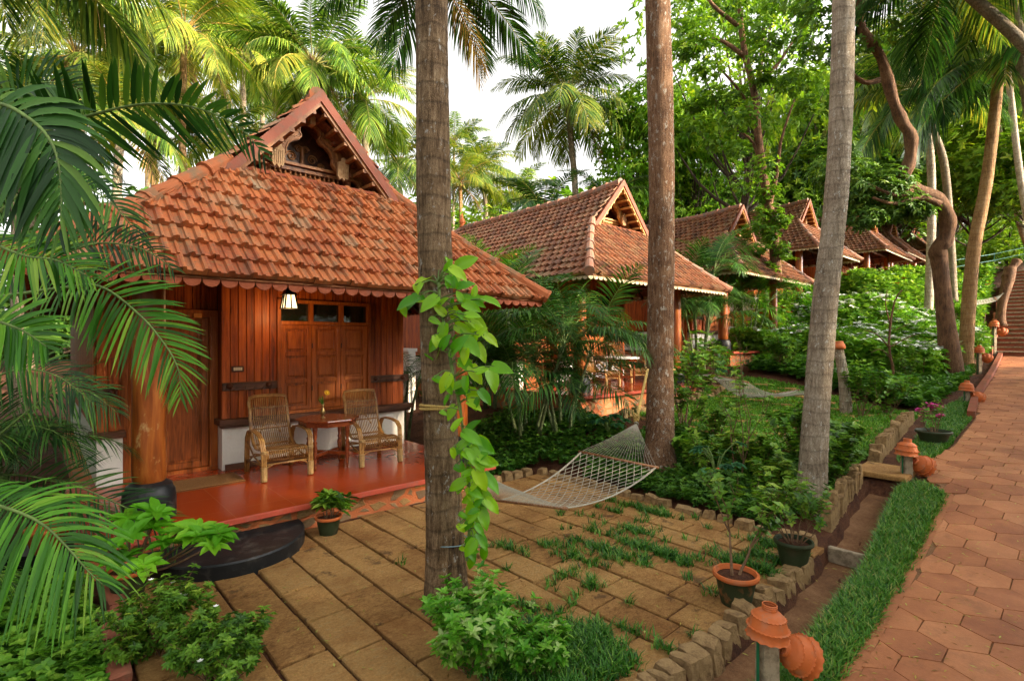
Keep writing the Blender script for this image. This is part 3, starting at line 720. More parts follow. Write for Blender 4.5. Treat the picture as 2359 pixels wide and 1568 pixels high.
cot = make_cottage('nearest cottage with orange tiled roof, lit lantern and two cane chairs on its porch', 'tiled wooden cottages in a row')
cot.location = (2.7, 6.75, 0)
deck1 = [c for c in cot.children if c.name.startswith('roof')][0]

def swap(o, table):
    for ch in o.children_recursive:
        if ch.type == 'MESH' and ch.material_slots and ch.material_slots[0].material:
            nm = ch.material_slots[0].material
            for a, b in table.items():
                if nm == M[a]:
                    ch.material_slots[0].link = 'OBJECT'; ch.material_slots[0].material = M[b]
cots = []
for (dx, dy, dz, lab) in ((7.84, 1.0, .68, 'second cottage, brown mossy roof and pale scalloped eave, behind the hammock tree'),
                          (15.3, 1.45, 1.46, 'third cottage in the row, its upturned gable just right of the hammock tree'),
                          (23.1, 1.94, 3.15, 'fourth cottage in the row, its gable left of the pale leaning coconut trunk'),
                          (30.8, 1.40, 3.89, 'fifth cottage in the row, its gable just right of the pale leaning coconut trunk'),
                          (37.3, 1.80, 4.55, 'sixth cottage in the row, small red gable far back among the trees'),
                          (44.3, 1.95, 5.50, 'seventh and farthest tiled cottage, mostly hidden behind the twisted tree')):
    c = copy_tree(cot); c.location = (2.7+dx, 6.75+dy, dz); c['label'] = lab
    swap(c, {'tile': 'tile_old', 'tile_side': 'tile_old_side', 'caps': 'caps_old', 'fascia_or': 'fascia_pl', 'carved': 'carved_suntint'}); cots.append(c)
for ch in list(cot.children):
    if ch.name.startswith('door_frame'): dframe = ch
# ---- number over the first door
cu = bpy.data.curves.new('door_number', 'FONT'); cu.body = '217'; cu.size = .085; cu.extrude = .003; cu.align_x = 'CENTER'
to = bpy.data.objects.new('tmp_text', cu); COL.objects.link(to); dg = bpy.context.evaluated_depsgraph_get()
me = bpy.data.meshes.new_from_object(to.evaluated_get(dg)); bpy.data.objects.remove(to)
me.materials.clear(); me.materials.append(M['digits'])
no = bpy.data.objects.new('door_number', me); link(no, cot); no.location = (-1.47, 1.507, 2.46); no.rotation_euler = (PI/2, 0, 0)
mb = MB(); mb.box((-1.06, 1.505, 2.46), (.10, .012, .06), bev=.003); mb.build('name_plate', M['paleorange'], cot)
# switch plate
mb = MB(); mb.box((-.60, 1.338, 1.72), (.16, .02, .085), bev=.005); sp_ = mb.build('switch_plate', M['darkw'], cot)
mb = MB()
for i in range(4): mb.box((-.645+i*.029, 1.326, 1.72), (.026, .012, .045), bev=.003)
mb.build('switch', M['ivory'], sp_)

# ---- lantern
lt = thing('wall_lantern', 'small black lantern with warm lit glass hanging above the first cottage shutters', 'lantern', (2.62, 7.55, 2.56))
mb = MB(); mb.lathe([(.125, .20), (.10, .215), (.075, .28), (.03, .30), (.02, .33), (.012, .34), (.012, .60)], n=4, M=Matrix.Rotation(PI/4, 3, 'Z')); mb.lathe([(.135, .195), (.135, .203), (.12, .203)], n=4, M=Matrix.Rotation(PI/4, 3, 'Z')); mb.lathe([(.135, .0), (.135, .012), (.1, .012)], n=4, M=Matrix.Rotation(PI/4, 3, 'Z'))
for a in range(4):
    c_, s_ = math.cos(a*PI/2+PI/4), math.sin(a*PI/2+PI/4); mb.tube([(c_*.128, s_*.128, .0), (c_*.085, s_*.085, .2)], .012, 6)
    c_, s_ = math.cos(a*PI/2), math.sin(a*PI/2); mb.tube([(c_*.094, s_*.094, .01), (c_*.063, s_*.063, .2)], .010, 6)
mb.build('lantern_frame', M['metalblack'], lt)
mb = MB(); mb.lathe([(.118, .014), (.080, .194)], n=4, M=Matrix.Rotation(PI/4, 3, 'Z')); mb.build('lantern_glass', M['lampglass'], lt)
ll = bpy.data.lights.new('lantern_light', 'POINT'); ll.energy = 4; ll.color = (1, .55, .2); ll.shadow_soft_size = .08
lo = bpy.data.objects.new('lantern_light', ll); link(lo, lt); lo.location = (0, -.02, -.10)

# ---- semicircular step
def step_black():
    mb = MB(); n = 40; A_, B_ = .74, .78
    rings = []
    for (s, z) in ((1.0, -.05), (1.0, .135), (.985, .15), (.97, .152)):
        rings.append([(A_*s*math.cos(PI*k/n), -B_*s*math.sin(PI*k/n), z) for k in range(n+1)])
    V = [p for r in rings for p in r]; m = n+1; F = []
    for i in range(3):
        for k in range(n): F.append((i*m+k, i*m+m+k, i*m+m+k+1, i*m+k+1))
    F.append(tuple(3*m+k for k in range(n, -1, -1)))
    mb.add(V, F, .5); o = mb.build('doorstep', M['blackstone']); o.location = (1.42, 5.90, 0); smooth_angle(o, 30)
    tag(o, 'black half-round doorstep in front of the red porch', 'doorstep')
step_black()

# ---- door mat
mb = MB(); mb.box((0, 0, 0), (.95, .55, .022), bev=.008, jit=.001); o = mb.build('door_mat', M['coir']); o.location = (1.50, 7.52, .336); tag(o, 'brown ribbed coir mat in front of the first cottage door', 'doormat')

# ---- cane armchair
def cane_chair(label, loc, rz=0, group='cane armchairs on the first porch'):
    c = thing('cane_armchair', label, 'chair', loc, rz, group)
    W2 = .25
    prof = [(.80, 1.00), (.765, .86), (.73, .72), (.69, .58), (.64, .47), (.56, .385), (.46, .345), (.33, .35), (.20, .375), (.08, .385), (.02, .37), (.0, .32), (.03, .255)]
    def wx(z, y): return W2*(1.0-.0*z)
    mb = MB()
    for i in range(19):
        u = -1+2*i/18; pts = []
        for (y, z) in prof:
            k = max(0, (z-.90)/.1); pts.append((u*(W2-.015), y, z-(.045*abs(u)**3 if z > .95 else 0)))
        mb.tube(pts, .0065, 6, r=rng.random())
    for (y, z) in [prof[i] for i in (1, 3, 5, 6, 8, 10, 12)]:
        mb.tube([(-W2, y+.008, z), (W2, y+.008, z)], .008, 6, r=rng.random())
        mb.tube([(-W2, y+.02, z-.01), (W2, y+.02, z-.01)], .008, 6, r=rng.random())
    mb.build('seat_and_back', M['cane'], c, True)
    mb = MB()
    side = [(s_*1.0, y, z) for s_, y, z in ()]
    top = []
    for a in range(9):
        t = PI*a/8; top.append((-math.cos(t)*W2 if abs(math.cos(t)) < .99 else -math.copysign(W2, math.cos(t)), .80+.01, .955+.055*math.sin(t)**.5 if 0 < a < 8 else .93))
    l = [(-W2, y, z) for y, z in reversed(prof[1:])]; r_ = [(W2, y, z) for y, z in prof[1:]]
    for off in (0, .02): mb.tube([(x*(1+off*2.2), y+off*.4, z+(off if z > .93 else 0)) for x, y, z in l+top+r_], .0125, 8, r=rng.random())
    mb.build('back_frame', M['cane'], c, True)
    for s_ in (-1, 1):
        mb = MB(); xx = s_*(W2+.045)
        arm = [(xx, .74, 0), (xx, .72, .30), (xx, .70, .48), (xx, .62, .575), (xx, .50, .60), (xx*1.05, .30, .60), (xx*1.06, .14, .58), (xx*1.05, .05, .52), (xx*1.02, .015, .40), (xx, 0, .25), (xx, 0, 0)]
        for o_ in (-.022, 0, .022): mb.tube([(x+o_, y, z) for x, y, z in arm], .0125, 8, r=rng.random())
        mb.build('armrest', M['cane'], c, True)
        
        for q0, q1, qr in ((.015, .19, .041), (.36, .39, .038)):
            mb = MB(); mb.tube([(xx, 0, q0), (xx, 0, q1)], qr, 10); mb.build('leg_binding', M['cane_band'], c)
        mb = MB(); mb.tube([(xx, .0, .20), (xx, .73, .16)], .012, 8); mb.tube([(xx, .02, .34), (xx, .38, .30), (xx, .72, .12)], .011, 8); mb.tube([(xx, .70, .42), (xx, .42, .26), (xx, .02, .19)], .011, 8); mb.build('side_stretcher', M['cane'], c, True)
    mb = MB(); mb.tube([(-W2-.04, .02, .21), (W2+.04, .02, .21)], .013, 8); mb.build('front_stretcher', M['cane'], c, True); mb = MB(); mb.tube([(-W2-.04, .73, .2), (W2+.04, .73, .2)], .012, 8); mb.build('rear_stretcher', M['cane'], c, True); mb = MB()
    for s_ in (-1, 1): mb = MB(); mb.tube([(s_*(W2+.04), .01, .12), (s_*(W2-.02), .01, .19), (s_*(W2-.1), .01, .215)], .010, 8); mb.build('corner_brace', M['cane'], c, True)
    mb = MB(); mb.tube([(-.14, .70, .50), (-.08, .735, .62), (0, .75, .67), (.08, .735, .62), (.14, .70, .50)], .009, 6); mb.build('back_loop', M['cane'], c, True)
    return c
ch1 = cane_chair('left cane armchair on the first cottage porch, nearest the door', (2.43, 7.05, .324), 0)
ch2 = copy_tree(ch1); ch2.location = (3.70, 6.92, .324); ch2.rotation_euler = (0, 0, math.radians(-4)); ch2['label'] = 'right cane armchair on the first cottage porch, behind the octagonal table'
# ---- octagonal table
def table(label, loc):
    t_ = thing('octagonal_table', label, 'table', loc)
    mb = MB(); mb.lathe([(.39, .60), (.395, .665), (.43, .668), (.437, .68), (.43, .694), (0.0, .695)], n=8, M=Matrix.Rotation(PI/8, 3, 'Z')); mb.build('tabletop', M['table'], t_)
    for a in range(4):
        an = a*PI/2+math.radians(-35-20); x, y = .31*math.cos(an), .31*math.sin(an)
        mb = MB(); mb.lathe([(.014, .0), (.016, .03), (.024, .06), (.020, .12), (.028, .15), (.018, .18), (.03, .24), (.034, .30), (.022, .35), (.03, .38), (.018, .41), (.028, .47), (.030, .53), (.034, .56), (.034, .61)], (x, y, .0), 14); mb.build('table_leg', M['table'], t_, True)
    mb = MB(); mb.bar((.31*math.cos(-.96), .31*math.sin(-.96), .2), (-.31*math.cos(-.96), -.31*math.sin(-.96), .2), .03, .045); mb.bar((.31*math.cos(.61), .31*math.sin(.61), .2), (-.31*math.cos(.61), -.31*math.sin(.61), .2), .03, .045); mb.build('stretcher', M['table'], t_)
    return t_
tb = table('dark red octagonal wooden table between the two cane armchairs', (3.10, 7.38, .324))
vz = .324+.695
mb = MB(); mb.lathe([(.035, 0), (.035, .008), (.012, .02), (.010, .035), (.03, .055), (.038, .085), (.030, .115), (.014, .14), (.013, .165), (.030, .195), (.026, .197), (.010, .17)], (0, 0, 0), 18); o = mb.build('flower_vase', M['brass'], None, True); o.location = (3.02, 7.36, vz); tag(o, 'small brass vase standing on the octagonal table', 'vase')
fl_ = thing('yellow_flower', 'single yellow daisy with narrow leaves in the brass vase', 'flower', (3.02, 7.36, vz+.16))
mb = MB(); mb.tube([(0, 0, 0), (.02, 0, .10), (.055, -.01, .19)], .003, 5)
mb.build('stem', M['stem'], fl_)
mb = MB()
for (dx, dy, h) in ((-.05, 0, .16), (-.065, .02, .13), (-.02, -.02, .17), (.01, .02, .15), (-.04, -.03, .12)):
    mb.add([(-.004, 0, .02), (.004, 0, .02), (dx*.7+.01, dy, h*.7), (dx, dy, h), (dx*.7-.01, dy, h*.7)], [(0, 1, 2, 3, 4)], .3)
mb.build('leaf', M['ground'], fl_)
mb = MB(); Mr = Matrix.Rotation(math.radians(55), 3, 'X')
for k in range(14):
    a = 2*PI*k/14; p = [Vector((.008*math.cos(a+.3), .008*math.sin(a+.3), 0)), Vector((.036*math.cos(a+.16), .036*math.sin(a+.16), .004)), Vector((.044*math.cos(a), .044*math.sin(a), .006)), Vector((.036*math.cos(a-.16), .036*math.sin(a-.16), .004))]
    mb.add([Mr @ q+Vector((.055, -.012, .195)) for q in p], [(0, 1, 2, 3)])
mb.lathe([(.015, -.004), (.014, .006), (0, .01)], (.055, -.012, .195), 10, Mr); mb.build('petals', M['flower_y'], fl_)
# furniture on the farther porches
o1 = cots[0].location-cot.location; o2 = cots[1].location-cot.location
for (off, x, y, rz, lab) in ((o1, 2.35, 6.7, .1, 'left cane armchair on the second cottage porch, half behind palm leaves'), (o1, 3.85, 7.0, -.1, 'right cane armchair on the second cottage porch, beside the hammock tree'), (o2, 3.6, 6.9, -.2, 'cane armchair on the third cottage porch')):
    c = copy_tree(ch1); c.location = (x+off.x, y+off.y, .324+off.z); c.rotation_euler = (0, 0, rz); c['label'] = lab; c['group'] = 'cane armchairs on the farther porches'
c = copy_tree(tb); c.location = Vector((3.10, 7.0, .324))+o1; c['label'] = 'octagonal table under a white cloth on the second cottage porch'
mb = MB(); mb.lathe([(.46, -.035), (.45, .004), (.44, .006), (0, .007)], n=8, M=Matrix.Rotation(PI/8, 3, 'Z')); o = mb.build('tablecloth', M['cloth']); o.location = Vector((3.10, 7.0, .324+.697))+o1; tag(o, 'white cloth on the table of the second cottage porch', 'tablecloth')
# ------------------------------------------------------------------ plant builders (arrays of vertices, quads, tint)
def nrm(a): return a/np.maximum(np.linalg.norm(a, axis=-1, keepdims=True), 1e-9)
LEAF = np.array([[0, 0, 0], [.25, .5, .10], [.65, .42, .08], [1, 0, -.08], [.65, -.42, .08], [.25, -.5, .10]])
LEAF[:, 2] *= 1.0
LEAF_F = np.array([[0, 3, 2, 1], [0, 5, 4, 3]])
HEART = np.array([[0, 0, 0], [-.08, .42, .06], [.38, .50, .10], [1, 0, -.16], [.38, -.50, .10], [-.08, -.42, .06]])
BLADE = np.array([[0, -.5, 0], [0, .5, 0], [.6, .35, .0], [1, 0, -.25], [.6, -.35, .0]])
def leaves(P, D, Nn, L, Wd, R, T=LEAF, F=LEAF_F):
    P = np.asarray(P, float); n = len(P); D = nrm(np.asarray(D, float)); Nn = np.asarray(Nn, float)
    Yv = nrm(np.cross(Nn, D)); Z = np.cross(D, Yv); L = np.broadcast_to(np.asarray(L, float), (n,)); Wd = np.broadcast_to(np.asarray(Wd, float), (n,))
    V = P[:, None]+D[:, None]*(T[None, :, 0:1]*L[:, None, None])+Yv[:, None]*(T[None, :, 1:2]*Wd[:, None, None])+Z[:, None]*(T[None, :, 2:3]*L[:, None, None])
    k = len(T); FF = (F[None]+np.arange(n)[:, None, None]*k).reshape(-1, F.shape[1])
    RR = np.repeat(np.broadcast_to(np.asarray(R, float), (n,)), k)
    return V.reshape(-1, 3), FF, RR
def cat(parts):
    V = []; F = []; R = []; n = 0
    for v, f, r in parts:
        if len(v) == 0: continue
        V.append(v); F.append(f+n); R.append(r); n += len(v)
    return np.concatenate(V), np.concatenate(F), np.concatenate(R)
def rosettes(P, A, n, L, Wd, tilt=.5, R=None, T=LEAF, jit=.25, rg=nr):
    """n leaves round each axis A at point P; tilt 0 = flat, 1 = upright"""
    P = np.asarray(P, float); m = len(P); A = nrm(np.broadcast_to(np.asarray(A, float), (m, 3))+rg.normal(0, .12, (m, 3)))
    ref = nrm(rg.normal(0, 1, (m, 3))); X = nrm(np.cross(A, ref)); Y = np.cross(A, X)
    a = (np.arange(n)[None]*(2*PI/n)+rg.uniform(0, 6.3, (m, 1))+rg.uniform(-.3, .3, (m, n)))
    tl = np.clip(tilt+rg.uniform(-jit, jit, (m, n)), -.6, .98)
    O = X[:, None]*np.cos(a)[..., None]+Y[:, None]*np.sin(a)[..., None]
    D = O*np.sqrt(1-tl**2)[..., None]+A[:, None]*tl[..., None]
    Nn = A[:, None]*np.sqrt(1-tl**2)[..., None]-O*tl[..., None]
    PP = np.repeat(P, n, 0)+D.reshape(-1, 3)*.0
    s = rg.uniform(.65, 1.15, m*n)
    Rr = np.repeat(R if R is not None else rg.uniform(0, 1, m), n)*.7+rg.uniform(0, .3, m*n)
    Lx = np.repeat(np.broadcast_to(L, (m,)), n)*s; Wx = np.repeat(np.broadcast_to(Wd, (m,)), n)*s
    return leaves(PP, D.reshape(-1, 3), Nn.reshape(-1, 3), Lx, Wx, Rr, T)

def frond(Pts, nleaf, Llen, width, up=(0, 0, 1), a0=75, a1=28, droop=.35, seg=4, fold=0.0, start=.14, liftv=.25, rg=nr, R0=0., R1=1., sides=(1, -1), tipdroop=0.0, lenshape=None, curl=0.0):
    """pinnate palm frond along the polyline Pts; returns leaflets (V,F,R)"""
    Pts = np.asarray([tuple(p) for p in Pts], float); seglen = np.linalg.norm(np.diff(Pts, axis=0), axis=1); cum = np.concatenate([[0], np.cumsum(seglen)]); T = cum[-1]
    out = []
    for sd in sides:
        u = np.linspace(start, .995, nleaf)+rg.uniform(-.2, .2, nleaf)/nleaf; u = np.clip(u, 0, .999)
        s = u*T; P = np.stack([np.interp(s, cum, Pts[:, k]) for k in range(3)], 1)
        P2 = np.stack([np.interp(np.minimum(s+.02*T, T), cum, Pts[:, k]) for k in range(3)], 1); P1 = np.stack([np.interp(np.maximum(s-.02*T, 0), cum, Pts[:, k]) for k in range(3)], 1)
        t = nrm(P2-P1); U = np.broadcast_to(np.asarray(up, float), t.shape); side = nrm(np.cross(t, U))*sd; Nn = nrm(np.cross(side, t))*sd
        Nn = np.where((Nn*U).sum(1, keepdims=True) < 0, -Nn, Nn)
        a = np.radians(np.interp(u, [start, 1], [a0, a1])+rg.normal(0, 3, nleaf))
        d = t*np.cos(a)[:, None]+side*np.sin(a)[:, None]+Nn*(liftv+rg.normal(0, .05, nleaf))[:, None]; d = nrm(d)
        uu = (u-start)/(1-start)
        sh = np.interp(uu, [0, .1, .35, .7, 1], [.45, .75, 1.0, .8, .28]) if lenshape is None else np.interp(uu, *lenshape)
        L = Llen*sh*rg.uniform(.9, 1.06, nleaf); wv = nrm(np.cross(d, Nn))
        dr = droop*rg.uniform(.6, 1.4, nleaf)
        k = seg+1; q = np.linspace(0, 1, k)
        C = P[:, None]+d[:, None]*(q[None, :, None]*L[:, None, None]); C[..., 2] -= (q[None]**2)*(L*dr)[:, None]
        C = C+wv[:, None]*(curl*q[None, :, None]**2*L[:, None, None])
        ww = width*np.interp(q, [0, .12, .5, .85, 1], [.35, .9, 1.0, .55, .05]); 
        wl = wv[:, None]*ww[None, :, None]*.5*np.clip(sh, .5, 1)[:, None, None]
        Rv = np.clip(rg.uniform(R0, R1, nleaf), 0, 1)
        if fold > 0:
            up_ = Nn[:, None]*ww[None, :, None]*fold
            V = np.stack([C-wl+up_, C, C+wl+up_], 2).reshape(-1, 3); F0 = []
            for j in range(seg): F0 += [[j*3, j*3+1, j*3+4, j*3+3], [j*3+1, j*3+2, j*3+5, j*3+4]]
            kk = k*3
        else:
            V = np.stack([C-wl, C+wl], 2).reshape(-1, 3); F0 = [[j*2, j*2+1, j*2+3, j*2+2] for j in range(seg)]; kk = k*2
        F = (np.array(F0)[None]+np.arange(nleaf)[:, None, None]*kk).reshape(-1, 4)
        Rr = np.repeat(Rv[:, None], k, 1)+np.where(q > .85, .25, 0)[None]*rg.uniform(0, 1, (nleaf, 1))
        Rr = np.repeat(np.clip(Rr, 0, 1), kk//k, 1).reshape(-1)
        out.append((V, F, Rr))
    return cat(out)
def arc_pts(L, e0, e1, n=9, az=0.0, p=1.3):
    """curve of length L whose elevation goes from e0 to e1 degrees"""
    P = [Vector((0, 0, 0))]
    for i in range(n-1):
        e = math.radians(e0+(e1-e0)*((i+.5)/(n-1))**p); P.append(P[-1]+Vector((math.cos(e)*math.cos(az), math.cos(e)*math.sin(az), math.sin(e)))*(L/(n-1)))
    return P
def np_mb(mb):
    quads = [f if len(f) == 4 else None for f in mb.f]
    return np.array(mb.v), np.array([f for f in quads if f is not None]), np.array(mb.r)

# shared frond meshes: leaflets + a tapered rib in one mesh (two material slots)
def frond_mesh(name, L, e0, e1, nleaf, Ll, wd, mat, ribmat, rr=.02, seg=3, **kw):
    P = arc_pts(L, e0, e1, 10, p=kw.pop('p', 1.2)); V, F, R = frond(P, nleaf, Ll, wd, seg=seg, **kw)
    mb = MB(); mb.tube(P, [rr*(1-.85*i/9) for i in range(10)], 5, cap=False, r=.5); v2, f2, r2 = np_mb(mb)
    nF = len(F); Vc, Fc, Rc = cat([(V, F, R), (v2, f2, r2)])
    me = mesh_np(name, Vc, Fc, [mat, ribmat], Rc)
    mi = np.zeros(len(me.polygons), np.int32); mi[nF:] = 1; me.polygons.foreach_set('material_index', mi); return me
M['rib'] = flatmat('frond_rib', (.30, .28, .07), .5, var=.3)
M['rib_o'] = flatmat('golden_frond_rib', (.55, .34, .07), .5, var=.3)
def frond_set(mat, rib, tag_, dro=1.0, R0=0, R1=.85):
    g = np.random.default_rng(hash(tag_) % 1000 if False else sum(map(ord, tag_)))
    S = []
    for (e0, e1, L, dr, lf) in ((68, -5, 3.9, .35, .30), (48, -35, 4.3, .55, .22), (22, -62, 4.4, .75, .12), (-8, -80, 4.2, .85, .05), (55, -20, 4.2, .5, .25), (5, -70, 4.3, .8, .1)):
        S.append(frond_mesh('frond', L, e0, e1, 62, 1.05, .072, mat, rib, .035, 3, droop=dr*dro, liftv=lf, rg=g, R0=R0, R1=R1, start=.2, a0=80, a1=30))
    return S
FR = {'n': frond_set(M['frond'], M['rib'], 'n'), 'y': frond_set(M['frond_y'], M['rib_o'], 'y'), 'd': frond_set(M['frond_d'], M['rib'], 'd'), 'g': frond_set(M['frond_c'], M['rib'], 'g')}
DRY = frond_mesh('frond', 3.6, -35, -88, 40, .8, .04, M['dry'], M['twig'], .03, 3, droop=.9, rg=nr)
def _fibre():
    mb = MB()
    for i in range(16):
        a = i*2.4; e = rng.uniform(.1, .5); mb.tube([(0, 0, -.5+.045*i), (math.cos(a)*.16, math.sin(a)*.16, -.38+.05*i), (math.cos(a)*.26, math.sin(a)*.26, -.1+.05*i)], [.06, .05, .015], 5)
    return mesh_np('crown_fibre', mb.v, mb.f, M['twig'], mb.r)
FIB = _fibre()
def _nuts():
    mb = MB()
    for i in range(13):
        a = i*2.39; rr = rng.uniform(.28, .45); z = rng.uniform(-.55, -.1); s = rng.uniform(.09, .12)
        mb.lathe([(0, -1.1*s), (.6*s, -.8*s), (s, -.1*s), (.85*s, .6*s), (0, 1.15*s)], (math.cos(a)*rr, math.sin(a)*rr, z), 8)
        mb.tube([(0, 0, .05), (math.cos(a)*rr*.6, math.sin(a)*rr*.6, .05), (math.cos(a)*rr, math.sin(a)*rr, z+s)], .012, 4)
    return mesh_np('coconut_cluster', mb.v, mb.f, M['coconut'], mb.r, True)
NUTS = _nuts()
def curve_pts(pts, n=24):
    """smooth curve through the given points"""
    pts = [Vector(p) for p in pts]; out = []; m = len(pts)
    if m == 2: return [pts[0].lerp(pts[1], i/(n-1)) for i in range(n)]
    for i in range(n):
        s = i/(n-1)*(m-1); k = min(int(s), m-2); f = s-k
        p0 = pts[max(k-1, 0)]; p1 = pts[k]; p2 = pts[k+1]; p3 = pts[min(k+2, m-1)]
        out.append(.5*((2*p1)+(-p0+p2)*f+(2*p0-5*p1+4*p2-p3)*f*f+(-p0+3*p1-3*p2+p3)*f**3))
    return out
def palm(label, pts, r0, r1, bark='bark_palm', kind='n', fs=1.0, nf=22, seed=1, old=2, nuts=True, flare=1.5, group=None, crown=True, ring=True, name='coconut_palm', dry=1, az0=0.0, mix=None):
    rn = random.Random(seed); c = thing(name, label, 'palm tree', pts[0], 0, group); b = Vector(pts[0])
    P = [Vector(p)-b for p in curve_pts(pts, 260 if not crown else 30)]; n = len(P); Lt = (P[-1]-P[0]).length
    rad = []
    for i in range(n):
        s = i/(n-1); r = r0+(r1-r0)*s; r *= 1+(flare-1)*math.exp(-s*Lt/.35); rad.append(r*(1+rn.uniform(-.025, .025)) if crown else r*(1+.018*math.sin(s*Lt*2.1+seed)+.012*math.sin(s*Lt*5.3)+(.030*(1-((s*Lt*7.0+.4*math.sin(s*Lt*3)) % 1.0)) if ring else .006*rn.random())))
    P[0].z -= .3
    mb = MB(); mb.tube(P, rad, 18, r=rn.random()); mb.build('trunk', M[bark], c, True)
    if not crown: return c
    top = P[-1]; o = bpy.data.objects.new('crown_fibre', FIB); link(o, c); o.location = top; o.scale = (fs,)*3
    for i in range(nf):
        f = i/nf; az = az0+i*2.39996+rn.uniform(-.25, .25)
        q = f+rn.uniform(-.1, .1); k = 0 if q < .2 else (4 if q < .36 else (1 if q < .56 else (5 if q < .72 else (2 if q < .86 else 3))))
        kk = kind if not mix or rn.random() > mix[1] else mix[0]
        o = bpy.data.objects.new('frond', FR[kk][k]); link(o, c); o.location = top
        sc = fs*rn.uniform(.85, 1.1); o.scale = (sc, sc, sc); o.rotation_euler = (rn.uniform(-.25, .25), rn.uniform(-.12, .12), az)
    for i in range(dry):
        o = bpy.data.objects.new('dry_frond', DRY); link(o, c); o.location = top-Vector((0, 0, .2)); o.scale = (fs,)*3; o.rotation_euler = (0, 0, rn.uniform(0, 6.3))
    if nuts: o = bpy.data.objects.new('coconut_cluster', NUTS); link(o, c); o.location = top; o.scale = (fs,)*3
    return c
def fan_spread(n, rg): return nrm(rg.normal(0, 1, (n, 3)))

def blob_leaves(C, rad, n, nl, L, Wd, rg, tilt=.2, T=LEAF, shell=.55):
    """rosettes spread through an ellipsoid, denser towards its surface"""
    d = nrm(rg.normal(0, 1, (n, 3))); rr = (shell+(1-shell)*rg.random((n, 1))**.5); P = np.asarray(C)+d*rr*np.asarray(rad)
    A = nrm(d*.7+np.array([0, 0, .8])+rg.normal(0, .25, (n, 3)))
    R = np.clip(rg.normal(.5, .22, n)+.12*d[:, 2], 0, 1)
    return rosettes(P, A, nl, L, Wd, tilt, R, T, rg=rg)
def tree_mesh(seed, H, spread, nblob, nper, L, Wd, blob=(.8, .5), base=.45, nl=5, squash=.7):
    """limbs (MB) and crown arrays for a broad-leaved tree of height H"""
    rn = random.Random(seed); g = np.random.default_rng(seed); mb = MB(); parts = []
    top = Vector((rn.uniform(-.1, .1)*H, rn.uniform(-.1, .1)*H, H*.8))
    tr = curve_pts([(0, 0, -.4), (rn.uniform(-.03, .03)*H, rn.uniform(-.03, .03)*H, H*.25), (top.x*.6, top.y*.6, H*.5), tuple(top)], 14)
    rb = .022*H; mb.tube(tr, [rb*(1-.8*i/13)*(1.5 if i == 0 else 1) for i in range(14)], 10)
    for i in range(nblob):
        f = base+(1-base)*rn.random()**.8; a = i*2.4+rn.uniform(-.4, .4); z = H*f; k = math.sin(PI*min(1, (f-base)/(1-base)*.85+.12))**.6
        r = spread*k*rn.uniform(.35, 1.0); C = Vector((math.cos(a)*r, math.sin(a)*r, z))
        j = min(12, int((f*.7)*13)); s = tr[j]; mid = s.lerp(C, .5)+Vector((0, 0, -.06*H))
        mb.tube(curve_pts([s, mid, C], 7), [rb*(.42-.36*q/6)*(1-.4*f) for q in range(7)], 6)
        b = rn.uniform(*blob)*H*.18
        parts.append(blob_leaves(C, (b*1.25, b*1.25, b*squash), nper, nl, L, Wd, g))
    return mb, cat(parts)
TREES = {}
def tree_proto(key, *a, **k):
    mb, (V, F, R) = tree_mesh(*a, **k)
    TREES[key] = (mesh_np('trunk', mb.v, mb.f, M['bark_dark'], mb.r, True), mesh_np('crown', V, F, M['tree'], R))
tree_proto('a', 21, 8.0, 3.2, 30, 95, .26, .11, blob=(.8, 1.15))
tree_proto('b', 35, 8.0, 2.8, 26, 105, .22, .10, base=.35, blob=(.7, 1.1))
tree_proto('open', 52, 8.0, 3.0, 24, 60, .20, .09, base=.5, blob=(.6, .95), nl=4)
tree_proto('low', 77, 5.0, 2.8, 22, 120, .20, .10, base=.12, blob=(1.0, 1.5))
def tree(key, label, p, s, rz=0.0, mat='tree', bark='bark_dark', group=None, name='broadleaf_tree', sz=1.0):
    c = thing(name, label, 'tree', p, rz, group); c.scale = (s, s, s*sz)
    for me, nm, mt in ((TREES[key][0], 'trunk', bark), (TREES[key][1], 'crown', mat)):
        o = bpy.data.objects.new(nm, me); link(o, c)
        o.material_slots[0].link = 'OBJECT'; o.material_slots[0].material = M[mt]
    return c
def inpoly(P, poly):
    x, y = P[:, 0], P[:, 1]; r = np.zeros(len(P), bool); n = len(poly)
    for i in range(n):
        x1, y1 = poly[i]; x2, y2 = poly[(i+1) % n]
        c = ((y1 > y) != (y2 > y)) & (x < (x2-x1)*(y-y1)/((y2-y1) or 1e-9)+x1); r ^= c
    return r
def sample_poly(poly, n, rg=nr):
    poly = [(p[0], p[1]) for p in poly]; a = np.array(poly); lo, hi = a.min(0), a.max(0); P = rg.uniform(lo, hi, (n*4, 2)); P = P[inpoly(P, poly)]
    return P[:n]
def area(poly):
    a = 0
    for i in range(len(poly)):
        a += poly[i][0]*poly[(i+1) % len(poly)][1]-poly[(i+1) % len(poly)][0]*poly[i][1]
    return abs(a)/2
